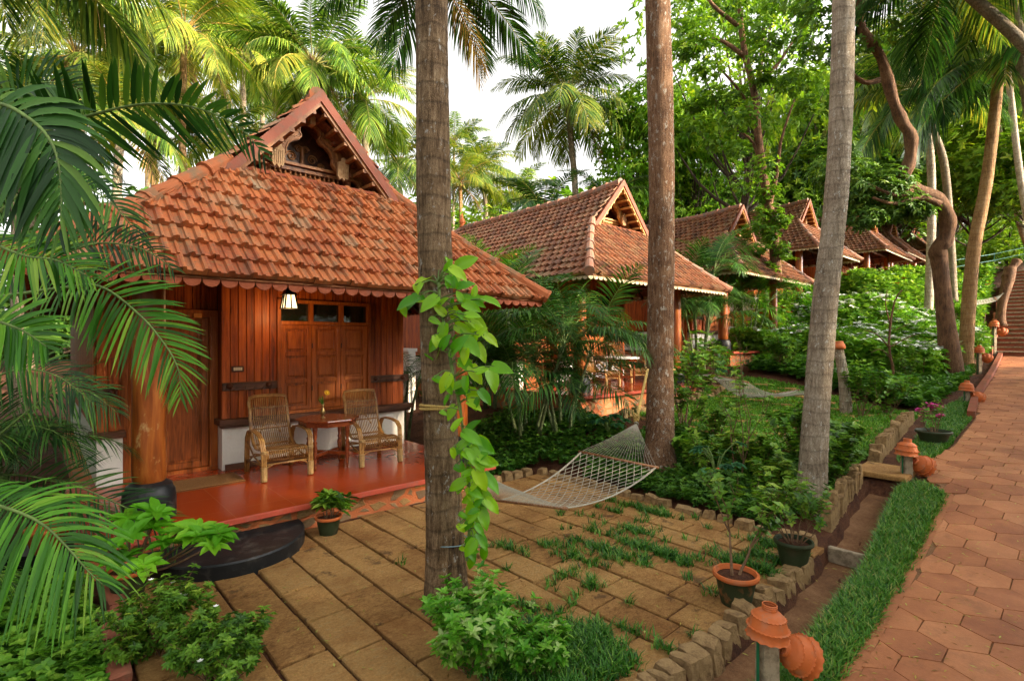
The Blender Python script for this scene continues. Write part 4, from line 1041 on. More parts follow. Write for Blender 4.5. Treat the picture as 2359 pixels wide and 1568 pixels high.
def groundcover(name, label, cat_, poly, dens, h, L, Wd, mat, nl=5, tilt=.25, layers=2, T=LEAF, hump=0.0, kind='stuff', zoff=0.0, rg=nr):
    """low leafy plants over a patch of ground"""
    P2 = sample_poly(poly, int(dens*area(poly)), rg); z = TZ(P2[:, 0], P2[:, 1])
    hh = h*(.45+.55*rg.random(len(P2)))*(1+hump*np.sin(P2[:, 0]*2.3+1)*np.cos(P2[:, 1]*3.1))
    parts = []
    for l in range(layers):
        f = 1-l*.38
        P = np.column_stack([P2+rg.normal(0, .02, P2.shape)*l, z+hh*f+zoff])
        A = np.column_stack([rg.normal(0, .3, (len(P), 2)), np.ones(len(P))])
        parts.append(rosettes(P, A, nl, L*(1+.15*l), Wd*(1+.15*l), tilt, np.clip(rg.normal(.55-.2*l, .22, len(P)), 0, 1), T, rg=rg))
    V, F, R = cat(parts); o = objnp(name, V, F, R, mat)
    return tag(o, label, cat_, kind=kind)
def branching(mb, p, d, L, r, depth, tips, rn, spread=.6, nseg=4, upb=.15, nchild=(2, 3), taper=.72):
    pts = [Vector(p)]; d = Vector(d).normalized()
    for i in range(nseg):
        d = (d+Vector((rn.uniform(-.18, .18), rn.uniform(-.18, .18), rn.uniform(-.1, .18)+upb*.3))).normalized(); pts.append(pts[-1]+d*(L/nseg))
        if i >= 1: tips.append((pts[-1].copy(), d.copy(), depth))
    mb.tube(pts, [r*(1-.45*i/nseg) for i in range(nseg+1)], 5, r=rn.random())
    if depth <= 0: return
    for k in range(rn.randint(*nchild)):
        a = rn.uniform(0, 6.28); o = Vector((math.cos(a), math.sin(a), 0)); s = pts[rn.randint(nseg-2, nseg)] if k else pts[-1]
        branching(mb, s, (d+o*spread+Vector((0, 0, upb))), L*rn.uniform(.6, .9), r*.6, depth-1, tips, rn, spread, nseg, upb, nchild, taper)
def bush(name, label, cat_, p, mat, seed, stems=6, L=.35, r=.008, depth=2, spread=.6, nl=4, leaf=(.06, .03), tilt=.35, group=None, T=LEAF, twig='twig', upb=.2, fan=.8, flowers=None, fn=0, parent=None, dens=1.0, fr=.02):
    rn = random.Random(seed); g = np.random.default_rng(seed)
    c = parent or thing(name, label, cat_, p, 0, group); mb = MB(); tips = []
    for i in range(stems):
        a = i*2.4+rn.uniform(-.3, .3); f = rn.uniform(.1, fan); branching(mb, (math.cos(a)*.03, math.sin(a)*.03, -.03), (math.cos(a)*f, math.sin(a)*f, 1), L*rn.uniform(.8, 1.15), r, depth, tips, rn, spread, upb=upb)
    mb.build('stem', M[twig], c)
    t = [x for x in tips if x[2] < depth or depth == 0 or rn.random() < .4]
    if dens < 1: t = [x for x in t if rn.random() < dens]
    P = np.array([tuple(x[0]) for x in t]); A = np.array([tuple(x[1]) for x in t])+np.array([0, 0, .4])
    V, F, R = rosettes(P, A, nl, leaf[0], leaf[1], tilt, rg=g, T=T); objnp('foliage', V, F, R, M[mat], c)
    if flowers:
        for x in rn.sample(t, min(fn, len(t))):
            mb = MB(); q = x[0]+Vector((0, 0, .02))
            for k in range(5):
                a = k*2*PI/5; e = Vector((math.cos(a), math.sin(a), .35)); s_ = Vector((-math.sin(a), math.cos(a), 0))
                mb.add([q, q+e*fr*.6+s_*fr*.4, q+e*fr, q+e*fr*.6-s_*fr*.4], [(0, 1, 2, 3)])
            mb.build('flower', M[flowers], c)
    return c
# ------------------------------------------------------------------ ground sheets
def YD(X): return np.interp(X, [2, 4, 5.5, 7, 8.6], [1.53, 1.53, 1.60, 1.76, 1.90])
_TZ0 = TZ
def TZ(X, Y):
    X = np.asarray(X, float); Y = np.asarray(Y, float)
    zp = np.interp(X, [5.9, 8.8, 16.5, 24, 28.5, 29.2, 36.5, 45, 60, 120], [0, .28, .63, 1.15, 1.5, 1.62, 4.9, 6.6, 9.5, 16])
    zh = np.interp(X, [5.9, 7.4, 12.5, 15.5, 21, 23.2, 29, 31, 37, 39, 45, 60, 120], [0, .5, .68, 1.35, 1.5, 2.9, 3.2, 3.8, 4.1, 4.7, 5.5, 8.0, 15])
    t = np.clip((Y-2.4)/(6.2-2.4), 0, 1); t = t*t*(3-2*t)
    z = zp*(1-t)+zh*t
    z = z-.14*((np.abs(Y-YD(X)) < .18) & (X > -1) & (X < 8.3))
    return z+np.clip((Y-22)/40, 0, 1)*3.0
xs = np.concatenate([np.arange(-14, -2, 1.0), np.arange(-2, 14, .2), np.arange(14, 40, .5), np.arange(40, 120, 4)])
ys = np.concatenate([np.arange(-14, .8, 1.2), np.arange(.8, 2.5, .05), np.arange(2.5, 8, .25), np.arange(8, 22, .8), np.arange(22, 110, 4)])
XX, YY = np.meshgrid(xs, ys, indexing='ij'); ZZ = TZ(XX, YY)+nr.normal(0, .006, XX.shape)-.012
a, b_ = XX.shape; idx = np.arange(a*b_).reshape(a, b_)
F = np.stack([idx[:-1, :-1], idx[1:, :-1], idx[1:, 1:], idx[:-1, 1:]], -1).reshape(-1, 4)
o = objnp('ground', np.stack([XX, YY, ZZ], -1).reshape(-1, 3), F, np.full(a*b_, .5), M['soil'], smooth=True); tag(o, kind='structure')
# paving of split stone slabs in front of the first cottage
mb = MB(); rn = random.Random(4)
x = .47; k = 0
while x < 5.8:
    y = 1.86+rn.uniform(-.4, 0)-.25*(k % 2)
    while y < 5.88:
        L = .60*rn.uniform(.94, 1.06) if x < 3.9 else rn.choice([.42, .6, .6, .8])*rn.uniform(.94, 1.04)
        y0 = max(y, 1.84+max(0, (3.2-x))*.0); y1 = min(y+L-.024, 5.90)
        wcol = .318
        if y1-y0 > .08:
            dz = rn.uniform(-.006, .008)
            mb.box((x+wcol/2+rn.uniform(-.003, .003), (y0+y1)/2, -.03+dz), (wcol*rn.uniform(.985, 1.0), y1-y0, .09), bev=.007, rz=rn.uniform(-.008, .008), jit=.0035, r=rn.random())
        y += L
    x += .343; k += 1
o = mb.build('paving', M['slab']); tag(o, kind='structure')
# ditch bed
xs2 = np.arange(-1, 8.4, .2); V = []; F = []
for i, x in enumerate(xs2):
    yd = float(YD(x))
    for q in (-.19, 0, .19): V.append((x, yd+q, float(TZ(x, yd))-.002+rn.uniform(-.004, .004)+(.012 if q else 0)))
    if i: F += [((i-1)*3, i*3, i*3+1, (i-1)*3+1), ((i-1)*3+1, i*3+1, i*3+2, (i-1)*3+2)]
mb = MB(); mb.add(V, F, .5); o = mb.build('ditch', M['ditch']); tag(o, kind='structure')
# hexagonal path
def path_left(X): return np.interp(X, [0, 3.5, 6, 8.3, 9.2, 11, 14, 17, 22, 28.5], [.98, 1.0, 1.10, 1.16, 1.75, 1.55, 1.62, 1.90, 2.10, 2.45])
mb = MB(); rn = random.Random(9); hw = .222; hx = hw*1.5; hy = hw*math.sqrt(3)
i = 0; xx = .5
while xx < 28.4:
    yy = -2.6+(hy/2 if i % 2 else 0)
    while yy < 2.7:
        if yy-.0 > .05*xx-.9:
            lim = float(path_left(xx))-.02; P = []
            for k in range(6):
                a = k*PI/3; P.append((xx+hw*.987*math.cos(a), yy+hw*.987*math.sin(a)))
            Q = [(px_, min(py_, lim)) for px_, py_ in P]
            if max(q[1] for q in Q)-min(q[1] for q in Q) > .05:
                dz = rn.uniform(0, .004); n = 6; r_ = rn.random()
                V = [(u+rn.uniform(-.003, .003), v+rn.uniform(-.003, .003), float(TZ(u, min(v, .8)))-.02) for u, v in Q]
                cx_, cy_ = sum(q[0] for q in Q)/6, sum(q[1] for q in Q)/6
                V += [(V[j][0]*.995+cx_*.005, V[j][1]*.995+cy_*.005, V[j][2]+.036+dz) for j in range(6)]
                V += [(V[j][0]*.985+cx_*.015, V[j][1]*.985+cy_*.015, V[j][2]+.042+dz) for j in range(6)]
                F = [(j, (j+1) % 6, 6+(j+1) % 6, 6+j) for j in range(6)]+[(6+j, 6+(j+1) % 6, 12+(j+1) % 6, 12+j) for j in range(6)]+[tuple(range(12, 18))]
                mb.add(V, F, r_)
        yy += hy
    xx += hx; i += 1
o = mb.build('path', M['hex']); tag(o, kind='structure')
xs3 = np.arange(.5, 28.6, .4); V = []; F = []
for i, X in enumerate(xs3):
    for q in range(9):
        y = -3.0+(float(path_left(X))+3.0)*q/8; V.append((X, y, float(TZ(X, min(y, .8)))+.012))
        if i and q: a_ = i*9+q; F.append((a_-10, a_-1, a_, a_-9))
mb = MB(); mb.add(V, F, .5); o = mb.build('path_bed', M['ditch']); tag(o, kind='structure')
# flush border strip of the path and raised kerb farther on
mb = MB(); pr = None
for X in np.arange(.5, 8.6, .25):
    y = float(path_left(X)); z = float(TZ(X, y))
    cur = [(X, y-.02, z+.016), (X, y+.075, z+.018)]
    if pr: mb.add([pr[0], cur[0], cur[1], pr[1]], [(0, 1, 2, 3)], .4)
    pr = cur
o = mb.build('path_border', M['hex']); tag(o, kind='structure')
mb = MB(); P = [(X, float(path_left(X))+.06) for X in np.arange(14.2, 28.6, .6)]
for p, q in zip(P[:-1], P[1:]):
    z0, z1 = float(TZ(*p)), float(TZ(*q)); mb.bar((p[0], p[1], z0+.05), (q[0]+.02, q[1], z1+.05), .13, .2)
tag(mb.build('kerb', M['redcement']), kind='structure')
# slab over the ditch and the sunken wall under it
mb = MB(); mb.box((8.75, 1.95, .30), (.75, .62, .07), bev=.012, jit=.006); tag(mb.build('stone_slab_bridge', M['slab']), 'flat stone slab laid across the end of the ditch beside a clay pot lamp', 'stone slab')
mb = MB(); mb.box((6.0, float(YD(6.0)), -.05), (.07, .34, .16), bev=.01, jit=.006); tag(mb.build('cross_slab', M['granite_post']), 'dark mossy slab set across the drainage ditch', 'stone slab')
# second lawn with stepping slabs, in front of the second cottage
mb = MB(); rn = random.Random(14)
for i in range(13):
    for j in range(7):
        if rn.random() < .06: continue
        X = 9.15+i*.40+rn.uniform(-.02, .02); Y = 2.75+j*.62+(i % 2)*.25
        mb.box((X, Y, float(TZ(X, Y))-.012), (.30, .52, .05), bev=.01, jit=.006, r=rn.random())
o = mb.build('stepping_slabs', M['slab']); tag(o, kind='structure')
def grass(name, label, P2, z, h, w_, mat, rg=nr, lean=.5, n=4, kind='stuff', cat_='grass'):
    m = len(P2); P = np.column_stack([P2, z]); P = np.repeat(P, n, 0)+np.column_stack([rg.normal(0, .012, (m*n, 2)), np.zeros(m*n)])
    a = rg.uniform(0, 6.3, m*n); ln = rg.uniform(.15, 1, m*n)*lean; D = np.column_stack([np.cos(a)*ln, np.sin(a)*ln, np.ones(m*n)])
    L = h*rg.uniform(.5, 1.15, m*n); N_ = np.column_stack([-np.cos(a), -np.sin(a), ln])
    V, F, R = leaves(P, D, N_, L, w_*rg.uniform(.7, 1.2, m*n), rg.uniform(0, 1, m*n)*.5+np.repeat(rg.random(m), n)*.5, np.array([[0, -.5, 0], [0, .5, 0], [.55, .42, .03], [1, 0, -.22], [.55, -.42, .03]]), np.array([[0, 1, 2, 4]]))
    k = 5; tips = np.arange(m*n)*k; F3 = np.stack([tips+4, tips+2, tips+3, tips+3], 1)
    F = np.concatenate([F, F3[:, :3].repeat(1, 0)[:, [0, 1, 2, 2]]]) if False else F
    me = bpy.data.meshes.new(name); tri = np.stack([tips+4, tips+2, tips+3], 1)
    lo = np.concatenate([F.ravel(), tri.ravel()]).astype(np.int32); st = np.concatenate([np.arange(len(F))*4, len(F)*4+np.arange(len(tri))*3]).astype(np.int32)
    me.vertices.add(len(V)); me.vertices.foreach_set('co', V.astype(np.float32).ravel()); me.loops.add(len(lo)); me.loops.foreach_set('vertex_index', lo)
    me.polygons.add(len(st)); me.polygons.foreach_set('loop_start', st); me.update(calc_edges=True)
    at = me.attributes.new('rnd', 'FLOAT', 'POINT'); at.data.foreach_set('value', R.astype(np.float32)); me.materials.append(mat)
    o = bpy.data.objects.new(name, me); link(o); return tag(o, label, cat_, kind=kind)
def strip_poly(x0, x1, lo, hi, n=20):
    xs_ = np.linspace(x0, x1, n); return [(x, lo(x)) for x in xs_]+[(x, hi(x)) for x in xs_[::-1]]
g1 = strip_poly(1.9, 8.55, lambda x: float(path_left(x))+.07+(max(0, x-8.1)**2)*.6, lambda x: float(YD(x))-.17-(max(0, x-8.0)**2)*.7)
P2 = sample_poly(g1, 10500); P2 = P2+nr.normal(0, .022, P2.shape); grass('grass', 'thick grass strip between the ditch and the hexagonal path', P2, TZ(P2[:, 0], P2[:, 1]), .10, .0105, M['grass'], lean=1.25, n=4)
g2 = [(9.6, 1.62), (11, 1.60), (14, 1.68), (17, 1.95), (17.5, 2.2), (14.5, 2.35), (12.5, 2.15), (10.6, 2.05), (9.5, 1.98)]
P2 = sample_poly(g2, 5200); grass('grass', 'grass patch beyond the slab bridge beside the path', P2, TZ(P2[:, 0], P2[:, 1]), .08, .011, M['grass'], lean=1.0, n=4)
P2 = sample_poly([(8.9, 2.35), (14.2, 2.5), (14.4, 6.6), (9.2, 6.6)], 14000); grass('grass', 'short lawn between the stepping slabs of the second garden', P2, TZ(P2[:, 0], P2[:, 1]), .085, .018, M['lawn'], lean=1.0, n=3)
# tufts in the joints of the nearer paving, thickest towards the right
P = []; rn = random.Random(31)
for i in range(1900):
    kx = rn.randint(5, 15); x = .47+kx*.343-.012 if rn.random() < .72 else rn.uniform(2.6, 5.8); y = rn.uniform(1.9, 4.6)
    wgt = np.clip((x-2.2)/2.6, 0, 1)*np.clip((4.6-y)/1.6, 0, 1); nz = math.sin(x*3.1+y*2.2)+math.sin(x*1.3-y*3.7+2)+.5*math.sin(x*7+y*5)
    if rn.random() < wgt*(.06 if nz < .15 else .95): P.append((x+rn.gauss(0, .02), y+rn.gauss(0, .03)))
P += [(x, y) for x, y in sample_poly([(2.1, 2.0), (2.9, 1.98), (3.1, 2.45), (2.6, 2.95), (2.0, 2.75)], 260).tolist()]
P = np.array(P); P = np.repeat(P, 6, 0)+nr.normal(0, .032, (len(P)*6, 2))
grass('grass', 'tufts of broad-bladed grass growing in the joints of the stone paving', P, np.full(len(P), .008), .10, .010, M['grass'], lean=1.3, n=4)
# fallen leaflets and litter
mb = MB(); rn = random.Random(77)
for i in range(2200):
    if rn.random() < .62: x = rn.uniform(2.5, 13); y = rn.uniform(.05*x-.6, float(path_left(x)))
    else: x = rn.uniform(.6, 6); y = rn.uniform(1.4, 5.8)
    z = float(TZ(x, min(y, .8) if y < path_left(x) else y))+.026; a = rn.uniform(0, 6.3); l = rn.uniform(.010, .028); c_, s_ = math.cos(a)*l, math.sin(a)*l
    mb.add([(x-c_, y-s_, z), (x+s_*.22, y-c_*.22, z+.002), (x+c_, y+s_, z+.001), (x-s_*.22, y+c_*.22, z+.002)], [(0, 1, 2, 3)])
o = mb.build('leaf_litter', leafmat('fallen_leaflets', [(.18, .08, .02), (.40, .30, .06), (.42, .48, .12)], .7, .1)); tag(o, 'tiny yellow-green leaflets scattered over path and paving', 'leaf litter', kind='stuff')
mb = MB(); mb.lathe([(0, 0), (.02, .005), (.024, .014), (0, .02)], n=10); o = mb.build('fallen_flower', M['flower_y'], None, True); o.location = G(511, 1516, .012); tag(o, 'fallen yellow blossom lying on the stone paving', 'flower')
# ------------------------------------------------------------------ edging stones
def stone(p, d, rz, label, group, tilt=0.0, r=None):
    import bmesh
    from mathutils import noise as mn
    bm = bmesh.new(); bmesh.ops.create_cube(bm, size=1.0); bmesh.ops.subdivide_edges(bm, edges=bm.edges[:], cuts=3, use_grid_fill=True)
    sd = rng.uniform(0, 99); tp = rng.uniform(.80, .96); sx = rng.uniform(-.12, .12); sy = rng.uniform(-.12, .12)
    for v in bm.verts:
        x, y, z = v.co; k = 1+(tp-1)*(z+.5); q = Vector((x*3+sd, y*3, z*4)); nv = mn.noise_vector(q)*.16+mn.noise_vector(q*3.1)*.05
        e = (abs(x) > .49)+(abs(y) > .49)+(abs(z) > .49); c_ = .955 if e == 2 else (.90 if e == 3 else 1.0)
        v.co = ((x*k*c_+nv.x*.5)*d[0], (y*k*c_+nv.y*.5)*d[1], (z*(c_*.5+.5)+.5+(sx*x+sy*y)*(z+.5)+nv.z*.25)*d[2])
    mb = MB(); mb.add([tuple(v.co) for v in bm.verts], [tuple(v.index for v in f.verts) for f in bm.faces], rng.random()); bm.free()
    # chipped, uneven split faces
    o = mb.build('edging_stone', M['edging']); o.location = p; o.rotation_euler = (rng.uniform(-.07, .07), tilt+rng.uniform(-.06, .06), rz)
    return tag(o, label, 'edging stone', group)
x = 2.40; i = 0
while x < 5.55:
    w_ = rng.uniform(.10, .17); 
    if not (4.12 < x < 4.22):
        y = float(YD(x))+.27; stone((x, y+rng.uniform(-.015, .015), -.16), (w_*.92, rng.uniform(.15, .20), rng.uniform(.20, .27)), rng.uniform(-.25, .15), 'rough split granite block in the upright row along the near ditch', 'granite blocks along the near ditch')
    x += w_; i += 1
x = 6.45
while x < 8.25:
    w_ = rng.uniform(.075, .12); y = float(YD(x))+.27
    stone((x, y, float(TZ(x, y))-.18), (w_*.85, .12, rng.uniform(.36, .50)), rng.uniform(-.2, .2), 'tall thin upright stone holding the raised bed before the slab bridge', 'tall thin stones below the raised bed')
    x += w_
x = 9.35
while x < 13.4:
    w_ = rng.uniform(.14, .22); y = np.interp(x, [9.3, 13.4], [2.22, 2.55])
    stone((x, y, float(TZ(x, y))-.15), (w_*.85, .17, rng.uniform(.30, .44)), rng.uniform(-.2, .2), 'upright stone in the row edging the second garden beside the path', 'stones edging the second garden')
    x += w_
x = 8.9
while x < 14.0:
    w_ = rng.uniform(.18, .27); y = 6.45
    stone((x, y, float(TZ(x, y))-.15), (w_*.85, .14, rng.uniform(.26, .38)), rng.uniform(-.1, .1), 'low stone in the row across the back of the second garden', 'stones behind the second lawn')
    x += w_
y = 2.0; 
while y < 5.9:
    w_ = rng.uniform(.16, .26); stone((5.93+rng.uniform(-.02, .02), y, -.12), (.13, w_*.85, rng.uniform(.19, .25)), rng.uniform(-.1, .1), 'low mossy stone bordering the right side of the paving', 'low stones right of the paving'); y += w_
x = 3.6+1.5
while x < 5.9:
    w_ = rng.uniform(.16, .24); stone((x, 6.02, -.12), (w_*.85, .13, rng.uniform(.2, .26)), rng.uniform(-.1, .1), 'low stone bordering the far end of the paving under the areca palm', 'low stones at the far end of the paving'); x += w_
mb = MB()
for i, (x_, y_) in enumerate(((.52, 4.75), (.50, 4.2), (.58, 5.3))):
    mb = MB(); mb.box((0, 0, 0), (.12, .46, .12), bev=.01, jit=.008); o = mb.build('border_brick', M['brick']); o.location = (x_-.12, y_, .03); o.rotation_euler = (0, 0, .08*i-.1)
    tag(o, 'long mossy brick edging the flower bed left of the paving', 'brick', 'bricks left of the paving')

# ------------------------------------------------------------------ clay pot lamps
def clay_shade(M3, c, s, frills=True):
    mb = MB()
    prof = [(.045, .250), (.050, .254), (.056, .249), (.052, .242), (.056, .234), (.052, .226), (.056, .219), (.052, .208), (.060, .200), (.088, .190), (.108, .172), (.114, .164), (.125, .160), (.124, .154), (.117, .156), (.129, .120), (.140, .088), (.142, .083), (.155, .080), (.154, .073), (.142, .076), (.141, .045), (.144, .022), (.152, .012), (.157, .006), (.150, .004), (.138, .02), (.134, .06), (.12, .11), (.10, .15), (.045, .19)]
    wv = {12: (.005, 26), 13: (.005, 26), 18: (.005, 28), 19: (.005, 28), 23: (.003, 15), 24: (.006, 15), 25: (.005, 15)}
    prof = [(a*s, b*s) for a, b in prof]; wv = {k: (v[0]*s, v[1]) for k, v in wv.items()}
    mb.lathe(prof[:-1], c, 90, M3, r=rng.random(), wav=wv)
    mb.f = mb.f[:-2] if len(mb.f[-1]) > 4 else mb.f
    return mb
def pot_lamp(label, p, h=.42, rz=0.0, s=1.0, side=True, group='clay pot lamps along the path', post='granite_post'):
    c = thing('clay_pot_lamp', label, 'garden lamp', p, rz, group)
    mb = MB(); mb.box((0, 0, h/2-.1), (.115, .115, h+.2), bev=.012, jit=.006, taper=.92); mb.build('stone_post', M[post], c)
    sh = clay_shade(Matrix.Rotation(math.radians(4), 3, 'Y'), (0, 0, h-.01), s).build('clay_hood', M['clay'], c); smooth_angle(sh, 50)
    if side:
        Mr = Matrix.Rotation(math.radians(-62), 3, 'Y') @ Matrix.Rotation(0, 3, 'Z')
        Mr = Matrix.Rotation(math.radians(8), 3, 'Z') @ Matrix.Rotation(math.radians(-65), 3, 'Y')
        sh = clay_shade(Mr, (.33*s, 0.02, h-.20*s), s).build('clay_shade', M['clay'], c); smooth_angle(sh, 50)
    mb = MB(); mb.tube([(-.075, -.03, -.1), (-.075, -.03, h-.02)], .009, 8); mb.build('cable_pipe', M['greenpipe'], c)
    return c
rzc = math.atan2(RT[1], RT[0])
p = W(1768, 1462, 3.15); pot_lamp('nearest clay pot lamp, on a granite post in the bottom right corner', (p.x, p.y, float(TZ(p.x, p.y))), p.z-float(TZ(p.x, p.y)), rzc+.05, .78)
p = W(2088, 1046, 7.1); pot_lamp('second clay pot lamp, beside the stone slab bridge', (p.x, p.y, float(TZ(p.x, p.y))), p.z-float(TZ(p.x, p.y)), rzc, .88)
p = W(2226, 899, 12.6); pot_lamp('third clay pot lamp, at the far tip of the second grass patch', (p.x, p.y, float(TZ(p.x, p.y))), p.z-float(TZ(p.x, p.y)), rzc, 1.0)
p = W(2255, 812, 17.0); pot_lamp('fourth clay pot lamp, where the kerb begins below the stairs', (p.x, p.y, float(TZ(p.x, p.y))), p.z-float(TZ(p.x, p.y)), rzc, 1.0)
p = W(2290, 752, 21.0); pot_lamp('fifth clay pot lamp, at the foot of the brick stairs', (p.x, p.y, float(TZ(p.x, p.y))), p.z-float(TZ(p.x, p.y)), rzc, 1.2)
# ringed stump lamp in the second garden
b = onground(*W(1950, 978, 11.4)[:2]); t_ = W(1930, 798, 11.4)
c = thing('stump_lamp', 'clay pot cap on a pale ringed palm stump in the second garden', 'garden lamp', b)
mb = MB(); q = t_-b; mb.tube(curve_pts([(0, 0, -.2), (q.x*.3, q.y*.3, q.z*.5), tuple(q)], 12), [.125-.035*i/11 for i in range(12)], 16); mb.build('palm_stump', M['bark_pale'], c, True)
mb = MB(); mb.lathe([(.14, -.05), (.15, 0), (.13, .05), (.10, .09), (.11, .11), (.06, .12), (0, .12)], tuple(q), 24, wav={1: (.006, 20)}); mb.build('clay_cap', M['clay'], c, True)

# ------------------------------------------------------------------ stairs, rails
c = thing('brick_staircase', 'long flight of red brick steps climbing at the end of the path', 'stairs', (28.4, 2.0, 1.5))
mb = MB(); n = 22
for i in range(n): mb.box((i*.36+.8+rng.uniform(-.01, .01), -1.2+i*.012, .06+.185*i-.5), (1.6, 3.8, 1.2), bev=.012)
mb.build('steps', M['brick'], c)
mb = MB()
for i in range(n): mb.box((i*.36+.03, -1.2+i*.012, .185*i+.166), (.18, 3.82, .055), bev=.012, jit=.006)
mb.build('nosing', M['granite_post'], c)
mb = MB()
for i in range(8): mb.box((i*1.0+.3, .85, .30+.485*i-.4), (1.05, .28, 1.0), bev=.02, jit=.02)
mb.build('side_wall', M['brick'], c)
c = thing('green_handrail', 'green painted pipe rail beside the upper stairs', 'handrail', tuple(W(2330, 640, 32)))
mb = MB(); P = [W(2195, 600, 31)-c.location, W(2290, 585, 33)-c.location, W(2359, 570, 33)-c.location, W(2420, 560, 33)-c.location]
for dz in (0, -.4): mb.tube([p+Vector((0, 0, dz)) for p in P], .018, 6)
mb.build('rail', M['greenpaint'], c)
for p in P:
    mb = MB(); mb.tube([p+Vector((0, 0, .1)), p-Vector((0, 0, 1.2))], .022, 6); mb.build('rail_post', M['greenpaint'], c)
for (x, y0, y1, D, lab) in ((2149, 560, 618, 22, 'green pipe post standing behind the twisted tree trunk'), (2182, 575, 612, 26, 'shorter green pipe post left of the leaning palm trunk')):
    a = W(x, y0, D); b = W(x, y1+6, D); mb = MB(); mb.tube([(0, 0, 0), a-b], .05, 8); mb.tube([(a-b)*.96, (a-b)*1.0], .06, 8); o = mb.build('green_post', M['greenpaint']); o.location = b; tag(o, lab, 'post')

# ------------------------------------------------------------------ potted plants
def pot(c, s=1.0, mat='oldclay', low=False, rim=None):
    mb = MB()
    if low: pr = [(.17, 0), (.20, .10), (.23, .17), (.255, .175), (.26, .20), (.245, .215), (.225, .205), (.21, .17), (0, .165)]
    else: pr = [(.105, 0), (.115, .02), (.14, .14), (.155, .22), (.160, .225), (.178, .235), (.182, .255), (.175, .27), (.160, .27), (.15, .25), (.145, .235), (0, .23)]
    pr = [(a*s, b*s) for a, b in pr]
    k = 5 if not low else 3
    mb.lathe(pr[:k], (0, 0, 0), 32, r=.5); mb.f = mb.f[:-1]; o = mb.build('pot', M[mat], c); smooth_angle(o, 50)
    mb = MB(); mb.lathe(pr[k-1:-1], (0, 0, 0), 32, r=.5); mb.f = mb.f[:-2]; o2 = mb.build('pot_rim', M[rim or mat], o); smooth_angle(o2, 50)
    mb = MB(); mb.lathe([(pr[-2][0], pr[-1][1]), (pr[-2][0]*.5, pr[-1][1]+.01*s), (0, pr[-1][1]+.012*s)], (0, 0, 0), 20); mb.build('pot_soil', M['soil'], c)
    return pr[-1][1]
def potted(label, p, s, mat, seed, stems, L, depth, leaf, lm, nl=4, low=False, rim=None, fan=.5, spread=.6, flowers=None, fn=0, r=.008, rz=0, group=None, fr=.02, tilt=.35, T=LEAF, dens=1.0):
    c = thing('potted_plant', label, 'potted plant', p, rz, group); h = pot(c, s, mat, low, rim)
    rn = random.Random(seed); g = np.random.default_rng(seed); mb = MB(); tips = []
    for i in range(stems):
        a = i*2.4+rn.uniform(-.3, .3); f = rn.uniform(.05, fan); branching(mb, (math.cos(a)*.03*s, math.sin(a)*.03*s, h-.02), (math.cos(a)*f, math.sin(a)*f, 1), L*rn.uniform(.8, 1.15), r, depth, tips, rn, spread, upb=.2)
    mb.build('stem', M['twig'], c); t = [x for x in tips if x[2] < depth or depth == 0]
    if dens < 1: t = [x for x in t if rn.random() < dens]
    P = np.array([tuple(x[0]) for x in t]); A = np.array([tuple(x[1]) for x in t])+np.array([0, 0, .4])
    V, F, R = rosettes(P, A, nl, leaf[0], leaf[1], tilt, rg=g, T=T); objnp('foliage', V, F, R, M[lm], c)
    if flowers:
        for x in rn.sample(t, min(fn, len(t))):
            mb = MB(); q = x[0]+Vector((0, 0, .02))
            for q0 in ([q] if fr < .03 else [q+Vector((rn.gauss(0, .03), rn.gauss(0, .03), rn.gauss(0, .02))) for _ in range(9)]):
                for k in range(4):
                    a = k*2*PI/4+rn.random(); e = Vector((math.cos(a), math.sin(a), .35)); s_ = Vector((-math.sin(a), math.cos(a), 0))
                    mb.add([q0, q0+e*fr*.6+s_*fr*.4, q0+e*fr, q0+e*fr*.6-s_*fr*.4], [(0, 1, 2, 3)])
            mb.build('flower', M[flowers], c)
    return c
potted('small green plant in a mossy pot against the porch edge', G(757, 1232, 0), .80, 'darkpot', 3, 7, .16, 1, (.125, .042), 'shrub', nl=5, rim='clay', fan=.9, tilt=.3, spread=.8, r=.006)
potted('bushy thin-stemmed plant in a clay pot banded green and orange', G(1695, 1392, 0)+Vector((0, 0, .0)), .98, 'oldclay', 8, 2, .33, 3, (.060, .045), 'shrub', nl=4, rim='clay', fan=.35, spread=.75, r=.014, flowers='flower_r', fn=2, dens=.95, T=HEART)
potted('sprawling twiggy plant in a dark mossy pot near the trunk', G(1828, 1305, 0), .95, 'darkpot', 12, 12, .27, 2, (.052, .032), 'shrub', nl=4, fan=1.1, spread=.8, r=.006, flowers='flower_p', fn=3)
potted('bougainvillea with magenta flowers in a wide dark bowl on grass', onground(*W(2150, 1006, 8.9)[:2]), 1.0, 'darkpot', 15, 6, .25, 2, (.055, .03), 'varieg', nl=3, low=True, fan=1.3, spread=.8, r=.010, flowers='flower_p', fn=5, fr=.055, dens=.5)
